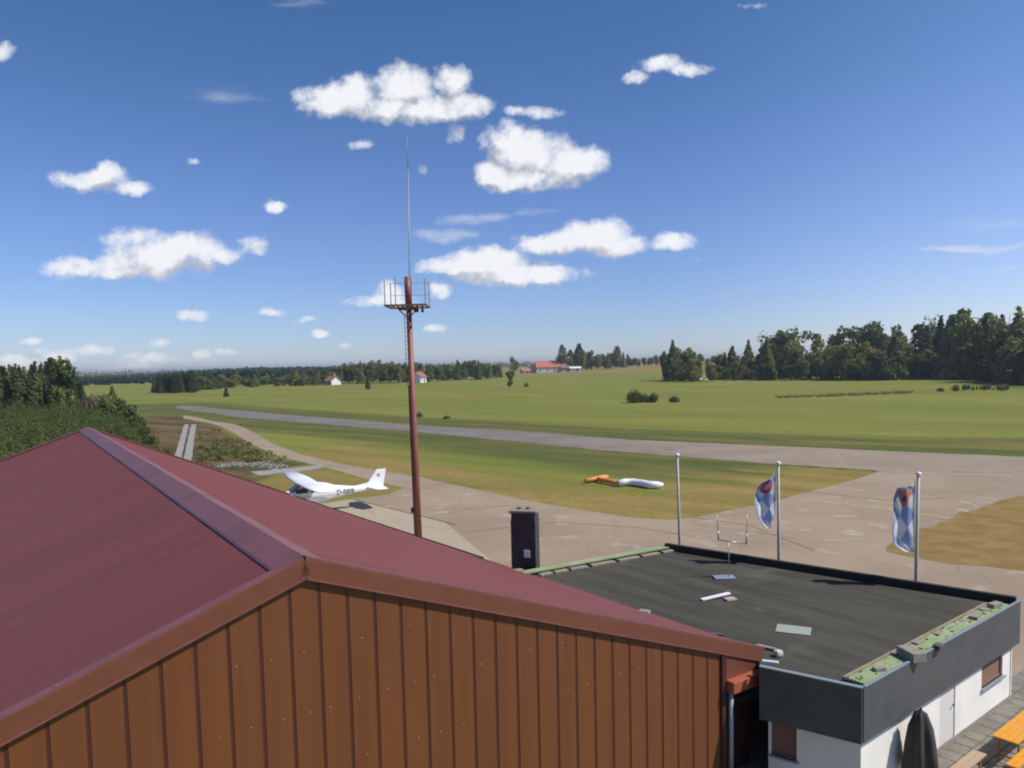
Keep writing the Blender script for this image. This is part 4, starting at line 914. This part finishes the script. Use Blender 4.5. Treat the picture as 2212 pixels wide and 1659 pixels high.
for i in range(2): proto('olive', crown_round(10, 3.6, 1500, .42, .02, 18), 'olive', 10, 3.2)
for i in range(2): proto('scrubby', crown_bush(10, 6.0, 1200, .5), 'brown', 10, 3)
for i in range(2): proto('bush', crown_bush(10, 7.5, 1500, .55), 'olive', 10, 3)
for i in range(2): proto('darkbush', crown_bush(10, 7.0, 1500, .55), 'dark', 10, 3)
NM = {'spruce': 'spruce_tree', 'fir': 'fir_tree', 'broad': 'broadleaf_tree', 'broadmid': 'broadleaf_tree', 'airy': 'broadleaf_tree', 'column': 'poplar_tree', 'olive': 'broadleaf_tree', 'scrubby': 'bush', 'bush': 'bush', 'darkbush': 'bush'}
LB = {'spruce': 'very dark pointed conifer', 'fir': 'dark green broad conifer', 'broad': 'dark green round-crowned tree', 'broadmid': 'mid green leafy tree', 'airy': 'light green tree with open see-through crown', 'column': 'slender pale green poplar',
      'olive': 'dull olive-green tree', 'scrubby': 'greyish brown scrubby bush', 'bush': 'olive rounded bush', 'darkbush': 'dark green bush'}
def plant(kind, x, y, h, wscale=1.0, label=None, where='', group=None):
    c, t, h0 = R.choice(PROTO[kind]); s = h / h0
    small = kind in ('scrubby', 'bush', 'darkbush')
    o = thing(NM[kind], label or (LB[kind] + ' ' + where), 'bush' if small else 'tree', (x, y, float(terr(np.array(x), np.array(y)))), R.uniform(0, 6.28), group)
    o.scale = (s * wscale, s * wscale, s)
    for nm, me in (('foliage' if small else 'crown', c), ('stem' if small else 'trunk', t)):
        q = bpy.data.objects.new(nm, me); col.objects.link(q); q.parent = o
    return o
def px_tree(kind, x, base_y=None, top_y=700, dep=None, ws=1.0, **k):
    """tree whose foot is at pixel column x, either at pixel row base_y on level ground or at depth dep"""
    if dep is None: dep = at(x, base_y)[1]
    X = atd(x, 900, dep)[0]; z0 = float(terr(np.array(X), np.array(dep))); h = max(.8, atd(x, top_y, dep)[2] - z0)
    return plant(kind, X, dep, h, ws, **k)
ORD = ['first', 'second', 'third', 'fourth', 'fifth', 'sixth', 'seventh', 'eighth', 'ninth', 'tenth', 'eleventh', 'twelfth', 'thirteenth', 'fourteenth', 'fifteenth', 'sixteenth', 'seventeenth', 'eighteenth', 'nineteenth', 'twentieth']
def where_r(x):
    return ('left of the white car gap' if x < 1522 else 'right of the white car gap' if x < 1640 else 'beside the open-crowned trees' if x < 1790 else 'around the big round crowns' if x < 1970 else 'in the tall right wood' if x < 2110 else 'at the right picture edge')
def where_c(x): return 'left of the small house' if x < 722 else 'between small house and mast' if x < 880 else 'from the mast to the farm rise'
# right-hand wood: skyline (column, row) and the kinds seen in it
SKY_R = [(1440,757),(1454,738),(1474,748),(1490,752),(1506,749),(1516,772),(1530,775),(1551,756),(1565,762),(1582,748),(1600,760),(1617,737),(1630,733),(1656,710),(1685,715),(1716,702),(1740,722),(1753,755),(1764,722),(1775,748),(1790,724),(1809,704),(1835,715),(1850,696),(1869,688),(1905,692),(1930,700),(1951,722),(1970,735),(1978,728),(1984,702),(2000,705),(2017,668),(2035,690),(2050,684),(2062,690),(2075,668),(2090,680),(2107,673),(2140,685),(2155,688),(2176,666),(2209,671),(2260,668),(2400,660)]
BASE_R = [(1437,825),(1515,826),(1607,821),(1750,822),(1900,822),(2000,819),(2100,822),(2208,831),(2400,850)]
sky_r = lambda x: np.interp(x, [q[0] for q in SKY_R], [q[1] for q in SKY_R]); base_r = lambda x: np.interp(x, [q[0] for q in BASE_R], [q[1] for q in BASE_R])
GRT = 'trees of the wood at the right edge of the meadow'; WHR = 'in the wood across the right side of the meadow'
for (x, kind, ws) in [(1454,'fir',1.0),(1476,'broad',.8),(1504,'broad',.75),(1551,'broad',.8),(1582,'fir',1.15),(1617,'fir',1.0),(1656,'airy',1.0),(1686,'column',1.2),(1716,'airy',1.15),(1764,'column',1.1),(1809,'broadmid',.9),(1869,'broad',1.0),(1900,'broad',.95),(1930,'broadmid',.7),(1951,'broadmid',.8),(1984,'column',1.3),(2017,'airy',.5),(2030,'spruce',1.0),(2050,'fir',1.1),(2075,'column',1.2),(2107,'broad',.75),(2125,'spruce',1.1),(2140,'fir',1.1),(2176,'broad',.7),(2195,'fir',1.1),(2215,'broad',.8),(2240,'fir',1.2),(1490,'fir',1.2),(1566,'spruce',1.2),(2000,'spruce',1.1),(2160,'spruce',1.1),(1440,'broad',.6),(1530,'column',1)]:
    dp_ = at(x, base_r(x))[1] * R.uniform(1.03, 1.12); px_tree(kind, x, top_y=sky_r(x), dep=dp_, ws=ws * .95, label=LB[kind].replace('light green tree with open see-through crown', 'see-through light green tree') + ' on the skyline ' + where_r(x), group=GRT)
for i in range(104):      # body of the wood behind and below the skyline
    x = 1440 + (2290 - 1440) * (i + R.random()) / 104
    if 1509 < x < 1534: continue
    k = R.choice(['broad', 'broad', 'broadmid', 'broadmid', 'broad', 'olive', 'broad', 'fir'] if x < 1970 else ['spruce', 'broad', 'broad', 'broadmid', 'broadmid', 'fir'])
    top = sky_r(x); bs = base_r(x); hgt = bs - top; f = R.uniform(.48, .90)
    px_tree(k, x, top_y=bs - hgt * f, dep=at(x, bs)[1] * R.uniform(1.0, 1.14), ws=R.uniform(.8, 1.2) * (1.25 if f < .65 else .85), where='low in the wood ' + where_r(x), group=GRT)
for i in range(22):
    x = R.choice([R.uniform(1580, 1680), R.uniform(1790, 2000), R.uniform(1700, 1830), R.uniform(2100, 2200)]); bs = base_r(x)
    px_tree(R.choice(['olive', 'scrubby', 'olive']), x, top_y=bs - R.uniform(16, 44), dep=at(x, bs)[1] * R.uniform(.985, 1.03), ws=R.uniform(.7, .95), where='at the front of the right-hand wood', group='low growth at the foot of the right-hand wood')
# pale dead tree inside the right wood
px_tree('scrubby', 2095, top_y=738, dep=at(2095, 818)[1] * 1.0, ws=.42, label='pale greyish half-dead tree standing before the dark conifers')
# second group behind the farm
SKY_M = [(1205,772),(1217,747),(1226,770),(1236,757),(1253,745),(1269,754),(1291,757),(1310,765),(1335,749),(1348,760),(1365,768),(1390,770),(1417,762),(1436,768)]
for i in range(34):
    x = 1210 + (1440 - 1210) * (i + R.random()) / 34; top = np.interp(x, [q[0] for q in SKY_M], [q[1] for q in SKY_M]) + abs(R.gauss(0, 3))
    px_tree(R.choice(['broadmid', 'broad', 'broad', 'fir']), x, top_y=top + (6 if x < 1265 else 0), dep=R.uniform(700, 790), ws=.8, where='on the rise right of the farm', group='trees on the rise beside the farm')
for x, t_ in ((1217, 745), (1234, 756), (1253, 743), (1262, 757), (1335, 747)): px_tree('column', x, top_y=t_, dep=690, ws=1.1, where='rising above the trees beside the farm', group='poplars beside the farm')
# middle tree line
SKY_C = [(640,797),(700,795),(726,791),(748,781),(760,786),(775,776),(795,783),(818,775),(830,784),(844,776),(862,780),(880,783),(901,775),(920,786),(939,783),(960,784),(980,779),(997,777),(1019,776),(1045,780),(1065,784),(1087,786)]
BASE_C = [(430,846),(518,838),(628,835),(737,831),(874,828),(983,824),(1081,819)]
for i in range(58):
    x = 728 + (1084 - 728) * (i + R.random()) / 58; bs = np.interp(x, [q[0] for q in BASE_C], [q[1] for q in BASE_C]); top = np.interp(x, [q[0] for q in SKY_C], [q[1] for q in SKY_C]) + abs(R.gauss(0, 4)) * (i % 2)
    px_tree(R.choice(['broad', 'broadmid', 'fir', 'broad', 'broad']), x, top_y=top, dep=at(x, bs)[1] * R.uniform(1.02, 1.12), ws=R.uniform(.6, .85), where='in the middle tree line ' + where_c(x), group='tree line in the middle distance')
for i in range(56):
    x = 424 + (735 - 424) * (i + R.random()) / 56; bs = np.interp(x, [q[0] for q in BASE_C], [q[1] for q in BASE_C]); top = np.interp(x, [428, 520, 600, 700, 735], [814, 813, 809, 801, 797]) + R.gauss(0, 4) + (i % 3) * 3
    px_tree(R.choice(['broad', 'broad', 'broadmid', 'fir', 'olive']), x, top_y=top, dep=at(x, bs)[1] * R.uniform(1.0, 1.2), ws=R.uniform(1.2, 1.7), where='in the low line, ' + ('far left part' if x < 530 else 'middle part' if x < 630 else 'next to the small orange-roofed house'), group='low tree line left of the mast')
for i in range(20):
    x = 332 + (426 - 332) * (i + R.random()) / 20; top = np.interp(x, [332, 360, 390, 415, 426], [815, 806, 803, 797, 802]) + abs(R.gauss(0, 3))
    px_tree('spruce', x, top_y=top, dep=R.uniform(350, 385), ws=1.05, where='in the ' + ('left' if x < 378 else 'right') + ' half of the compact dark copse', group='dark copse on the left meadow')
# left wood
SKY_L = [(-60,790),(8,787),(22,792),(44,787),(60,795),(90,782),(103,783),(118,782),(134,771),(146,778),(156,784),(164,806),(178,822),(190,830)]
for i in range(46):
    x = -70 + (186 + 70) * (i + R.random()) / 46; top = np.interp(x, [q[0] for q in SKY_L], [q[1] for q in SKY_L]) + (0 if i % 2 else R.uniform(0, 22))
    px_tree(R.choice(['spruce', 'spruce', 'spruce', 'fir', 'spruce']), x, top_y=top, dep=R.uniform(165, 200), ws=R.uniform(.75, .95), where='in the dark wood at the left edge' + (', near its right end' if x > 100 else ', at the picture border' if x < 20 else ''), group='trees of the dark wood at the left edge')
px_tree('broad', 134, top_y=769, dep=160, ws=.6, label='tallest round-topped tree of the dark left wood')
for x, t_ in ((119, 845), (135, 850)): px_tree('column', x, top_y=t_ - 12, dep=158, ws=.8, label='thin young birch with white stem in front of the dark left wood', group='young birches before the left wood')
px_tree('fir', 246, top_y=836, dep=150, ws=1.0, label='small dark conifer between the left wood and the runway end'); px_tree('scrubby', 210, top_y=838, dep=160, ws=.9, label='brownish bush right of the left wood')
px_tree('broad', 266, top_y=850, dep=150, ws=.8, label='small dark tree just left of the far runway end')
px_tree('broad', 287, top_y=874, dep=128, ws=.9, label='dark leafy tree at the right tip of the scrub'); px_tree('broad', 225, top_y=850, dep=140, ws=.8, label='dark round tree right behind the scrub')
# single trees and bushes in the meadow
px_tree('spruce', 491, base_y=857, top_y=835, ws=1.5, label='small dark lone conifer on the left part of the meadow')
px_tree('spruce', 797, base_y=841, top_y=806, ws=.9, label='lone very dark narrow tree before the middle tree line')
px_tree('olive', 1104, base_y=838, top_y=797, ws=.80, label='lone olive tree on the meadow in front of the farm')
px_tree('bush', 1138, base_y=836, top_y=824, ws=.6, label='tiny bush right of the lone olive tree')
px_tree('bush', 1371, base_y=870, top_y=836, ws=.85, label='largest rounded bush of the group in the middle of the meadow')
px_tree('darkbush', 1392, base_y=869, top_y=846, ws=.9, label='dark bush between the largest bush and the yellowish one'); px_tree('bush', 1411, base_y=869, top_y=843, ws=.75, label='yellowish bush at the right end of the bush group')
px_tree('darkbush', 1457, base_y=869, top_y=852, ws=.9, label='small dark bush standing apart right of the bush group')
px_tree('bush', 906, base_y=901, top_y=887, ws=.8, label='low bush beside the runway right of the mast'); px_tree('bush', 965, base_y=905, top_y=898, ws=1.2, label='very low weed clump on the verge right of the low bush')
px_tree('bush', 2030, base_y=846, top_y=835, ws=1, label='small bush on the right meadow, left of the pair'); px_tree('darkbush', 2064, base_y=845, top_y=828, ws=.7, label='dark bush on the right meadow beside the brown hedge')
for i in range(11): px_tree('scrubby', 2082 + i * 9, base_y=843 + R.uniform(-2, 2), top_y=829 + R.uniform(-3, 6), ws=R.uniform(.45, .8), where='in the low brown hedge at the right', group='low brown hedge before the right wood')
px_tree('broadmid', 1113, top_y=769, dep=800, ws=.9, label='round tree standing alone on the skyline left of the farm'); px_tree('broad', 1195, top_y=778, dep=760, ws=.8, label='round tree behind the red farm roof'); px_tree('broad', 1160, top_y=782, dep=760, ws=1, label='low dark tree behind the left end of the farm')

# scrub of young trees, far-off woods, reeds: uncountable growth
def stuff(name, pts, hs, wr, per, size, mk, label, cat, kind_='round'):
    Vs = []; Fs = []; o = 0
    for (x, y), h in zip(pts, hs):
        z0 = float(terr(np.array(x), np.array(y))); n = per
        if kind_ == 'round': d = rng.normal(size=(n, 3)); d /= np.linalg.norm(d, axis=1)[:, None]; P = d * [wr * h, wr * h, .5 * h] * rng.uniform(.5, 1, (n, 1)) + [x, y, z0 + .5 * h]; nn = d
        else:
            z = 1 - rng.uniform(0, 1, n) ** .6; r = wr * h * (1 - z) * rng.uniform(.4, 1, n); a = rng.uniform(0, 6.28, n); P = np.stack([x + r * np.cos(a), y + r * np.sin(a), z0 + z * h], 1); nn = np.stack([np.cos(a), np.sin(a), np.full(n, .4)], 1)
        V, Fc = quads(P, size, nn); Vs.append(V); Fs.append(Fc + o); o += len(V)
    me = mesh_np(name, np.concatenate(Vs), np.concatenate(Fs), LM[mk]); ob = bpy.data.objects.new(name, me); col.objects.link(ob); return tag(ob, label, cat, kind='stuff')
pts = []; hs = []
lim = [(at(x, y)[1], at(x, y)[0]) for x, y in ((372,1020),(350,985),(340,950),(318,928),(290,905),(262,893))]
lim.sort()
for _ in range(2600):
    y = R.uniform(38, 165); xr = np.interp(y, [q[0] for q in lim], [q[1] for q in lim]); xl = -(y * .74 + 4); xr -= 2.0 + 1.8 * math.sin(y * .35) + 1.2 * math.sin(y * 1.1); x = xr - (R.random() ** 1.2) * (xr - xl)
    ed = (xr - x); h = min(R.uniform(1.8, 5.2) * (1.28 if R.random() < .12 else 1), R.uniform(.8, 1.6) + ed * R.uniform(.2, .55))
    if np.dot(np.array([x, y]) - A[:2], v[:2]) > -13 and np.dot(np.array([x, y]) - A[:2], u[:2]) < LEN + 2: continue
    if x < xl - 2: continue
    pts.append((x, y)); hs.append(h)
stuff('scrub', pts, hs, .27, 110, .11, 'scrub', 'dense green thicket of young trees behind the left roof slope', 'scrub')
pts = []; hs = []
for _ in range(260):
    x = R.uniform(395, 640); y = R.uniform(925, 1000); q = at(x, y)
    if q[0] > np.interp(q[1], [at(a, b)[1] for a, b in TX_LOW[::-1]], [at(a, b)[0] for a, b in TX_LOW[::-1]]) - 1.5 or 370 < x < 430: continue
    if R.random() < .6 and not (430 < x < 600 and 965 < y < 1000): continue
    pts.append((q[0], q[1])); hs.append(R.uniform(.3, 1.1))
stuff('weeds', pts, hs, .8, 30, .14, 'mid', 'low green weeds on rough ground between track and taxiway', 'weeds')
pts = []; hs = []
for _ in range(1100):
    x = R.uniform(120, 900); d = R.uniform(1350, 1800); top = np.interp(x, [120, 169, 328, 410, 547, 700, 900], [812, 811, 806, 798, 792, 791, 789]); X = atd(x, 900, d)[0]
    z0 = float(terr(np.array(X), np.array(d))); hh = atd(x, top, d)[2] - z0
    if hh < 5: hh = 6
    pts.append((X, d)); hs.append(hh * R.uniform(.72, 1.0))
for _ in range(700):
    x = R.uniform(428, 745); d = R.uniform(520, 1300); X = atd(x, 900, d)[0]; top = np.interp(x, [420, 547, 700, 745], [799, 793, 792, 790]) + (1300 - d) / 780 * 13; hh = atd(x, top, d)[2] - float(terr(np.array(X), np.array(d))); pts.append((X, d)); hs.append(hh * R.uniform(.85, 1.05))
for _ in range(500):
    x = R.uniform(165, 428); d = R.uniform(640, 1350); X = atd(x, 900, d)[0]; top = np.interp(x, [165, 328, 428], [812, 806, 800]) + (1350 - d) / 710 * 12; hh = atd(x, top, d)[2] - float(terr(np.array(X), np.array(d))); pts.append((X, d)); hs.append(max(3, hh) * R.uniform(.8, 1.05))
stuff('distant_forest', pts, hs, .34, 30, 2.6, 'spruce', 'far dark forest along the skyline on the left', 'forest', 'cone')
pts = []; hs = []
for _ in range(900):
    x = R.uniform(-300, 2600); d = R.uniform(2300, 2800); X = atd(x, 900, d)[0]; hh = 10 - float(terr(np.array(X), np.array(d))) + R.uniform(0, 6); pts.append((X, d)); hs.append(hh)
stuff('distant_forest', pts, hs, .8, 20, 6.0, 'dark', 'faint low line of distant woods on the horizon', 'forest')
pts = [];hs = []
for i in range(170):
    k = R.random(); c = at(1680 + (1968 - 1680) * k, 860 - 10 * k + R.uniform(-1.2, 1.2)); pts.append((c[0], c[1])); hs.append(R.uniform(.3, .8) * (1 if k < .6 else 1.3))
stuff('reeds', pts, hs, 1.2, 16, .16, 'olive', 'thin dark reedy line crossing the right meadow', 'reeds')

# ---------------------------------------------------------------- farm and houses
m_tile = mat('orange_tiles', (.50, .16, .09), .8, color2=(.42, .13, .08), vscale=.6); m_rend = mat('pale_render', (.62, .60, .57)); m_pink = mat('pinkish_plaster', (.45, .33, .28)); m_win = mat('window_dark', (.04, .045, .055), .3); m_dw = mat('dark_timber', (.12, .07, .05)); m_whi = mat('bright_white', (.80, .80, .80))
def house(label, px, dep, L, W, hw_, hr_, rz, mw, mr, group=None, name='farmhouse', wins=4):
    X = atd(px, 900, dep)[0]; z0 = float(terr(np.array(X), np.array(dep))); o = thing(name, label, 'house' if name != 'barn' else 'barn', (X, dep, z0), rz, group)
    mb = MB(); mb.box(-L / 2, L / 2, -W / 2, W / 2, -.5, hw_)
    mb.add([(-L / 2, -W / 2, hw_), (-L / 2, W / 2, hw_), (-L / 2, 0, hw_ + hr_), (L / 2, -W / 2, hw_), (L / 2, W / 2, hw_), (L / 2, 0, hw_ + hr_)], [(0, 2, 1), (3, 4, 5)])
    obj('wall', mb, mw, o, local=True)
    rf = MB(); ov = .6; k = hr_ / (W / 2)
    for s in (-1, 1):
        y1 = s * (W / 2 + ov); z1 = hw_ - ov * k; a = [(-L / 2 - ov, 0, hw_ + hr_ + .02), (L / 2 + ov, 0, hw_ + hr_ + .02), (L / 2 + ov, y1, z1 + .02), (-L / 2 - ov, y1, z1 + .02)]; b = [(x, y, z + .25) for x, y, z in a]
        rf.add(a + b, [(0, 1, 2, 3), (7, 6, 5, 4), (0, 4, 5, 1), (1, 5, 6, 2), (2, 6, 7, 3), (3, 7, 4, 0)])
    r_ = obj('roof', rf, mr, o, local=True)
    c_ = obj('chimney', MB().box(L * .2, L * .2 + .8, -.4, .4, hw_ + hr_ * .6, hw_ + hr_ + 1.3), m_pink, r_, local=True)
    for i in range(wins):
        x = -L / 2 + (i + .5) * L / wins
        obj('window', MB().box(x - .6, x + .6, -W / 2 - .06, -W / 2 + .02, 1.0, 2.3), m_win, o, local=True)
    obj('door', MB().box(-.5 + L * .12, .6 + L * .12, -W / 2 - .07, -W / 2 + .02, -.2, 2.1), m_dw, o, local=True)
    return o
house('large farmhouse with long bright orange-red tiled roof on the rise', 1190, 690, 26, 12, 5.0, 5.0, radians(6), m_rend, m_tile)
house('low dark timber annex with small roof at the right end of the farm', 1222, 686, 8, 8, 3.2, 2.0, radians(10), m_pink, mat('grey_tiles', (.16, .13, .12)), name='barn', wins=2)
house('small bright white building standing right of the farm', 1244, 684, 9.5, 6, 2.6, 1.2, radians(4), m_whi, mat('white_metal_roof', (.72, .72, .70)), wins=2)
house('white outbuilding behind the small bright white building', 1257, 700, 5, 5, 4.6, 1.2, 0, m_whi, mat('pale_roof', (.6, .58, .55)), wins=1)
house('pinkish house with steep dark roof at the left end of the farm', 1154, 690, 8, 7, 4.5, 3.6, radians(80), m_pink, mat('brown_roof', (.22, .14, .11)), wins=2)
house('low shed with faded red roof left of the farm', 1137, 680, 7, 6, 2.4, 1.8, radians(20), m_pink, mat('faded_red_roof', (.38, .16, .13)), name='barn', wins=1)
house('small house with orange roof and white gable left of the mast tree line', 722, 455, 9, 6, 2.6, 2.6, radians(-52), m_whi, mat('terracotta_roof', (.40, .20, .13)), wins=2)
house('white house with brown roof just right of the mast in the trees', 906, 462, 8, 7, 3.6, 2.6, radians(70), m_whi, mat('reddish_brown_roof', (.28, .13, .10)), wins=2)
# car glimpsed through the gap of the right wood
cc = atd(1520, 900, 352); car = thing('parked_car', 'white car parked in the gap of the right-hand wood', 'car', (cc[0], 352, 0), .2)
obj('body', loft([(2.1, .7, .35, .7), (1.9, .84, .3, .85), (.8, .86, .3, .95), (.2, .8, .3, 1.42), (-1.2, .8, .3, 1.45), (-1.9, .84, .3, 1.0), (-2.1, .75, .4, .8)]), m_whi, car, True, True)
for x in (-1.3, 1.3):
    for s in (-1, 1): obj('wheel', MB().tube([(x, s * .72, .32), (x, s * .9, .32)], .32, 12), m_tyre, car, local=True)
for s in (-1, 1): obj('side_window', MB().box(-1.3, .4, *sorted((s * .79, s * .835)), 1.0, 1.34), m_glass, car, local=True)
# lane of pale gravel before the wood
stripe('lane', [(1530,829),(1620,824),(1700,824),(1800,824)], 3.0, mat('lane_gravel', (.30, .27, .22)), .02)
# ---------------------------------------------------------------- the air
hm = bpy.data.materials.new('haze'); hm.use_nodes = True; t = hm.node_tree; t.nodes.clear()
pv = t.nodes.new('ShaderNodeVolumePrincipled'); ho = t.nodes.new('ShaderNodeOutputMaterial'); t.links.new(pv.outputs[0], ho.inputs['Volume'])
pv.inputs['Color'].default_value = (.82, .90, 1, 1); pv.inputs['Density'].default_value = .00016; pv.inputs['Anisotropy'].default_value = .3
hz = obj('haze', MB().box(-9200, 9200, -650, 12300, -14, 45), hm); tag(hz, kind='stuff')

# tell apart the few that still share a label, by their order from the left
from collections import defaultdict
by = defaultdict(list)
for o in bpy.data.objects:
    if o.parent is None and o.get('label') and 'skyline' in o['label']: by[o['label']].append(o)
for lab, os_ in by.items():
    if len(os_) > 1:
        for k, o in enumerate(sorted(os_, key=lambda q: q.location.x / max(q.location.y, 1))): o['label'] = lab.replace('very dark pointed', 'dark pointed') + ', ' + ORD[k] + ' from left'
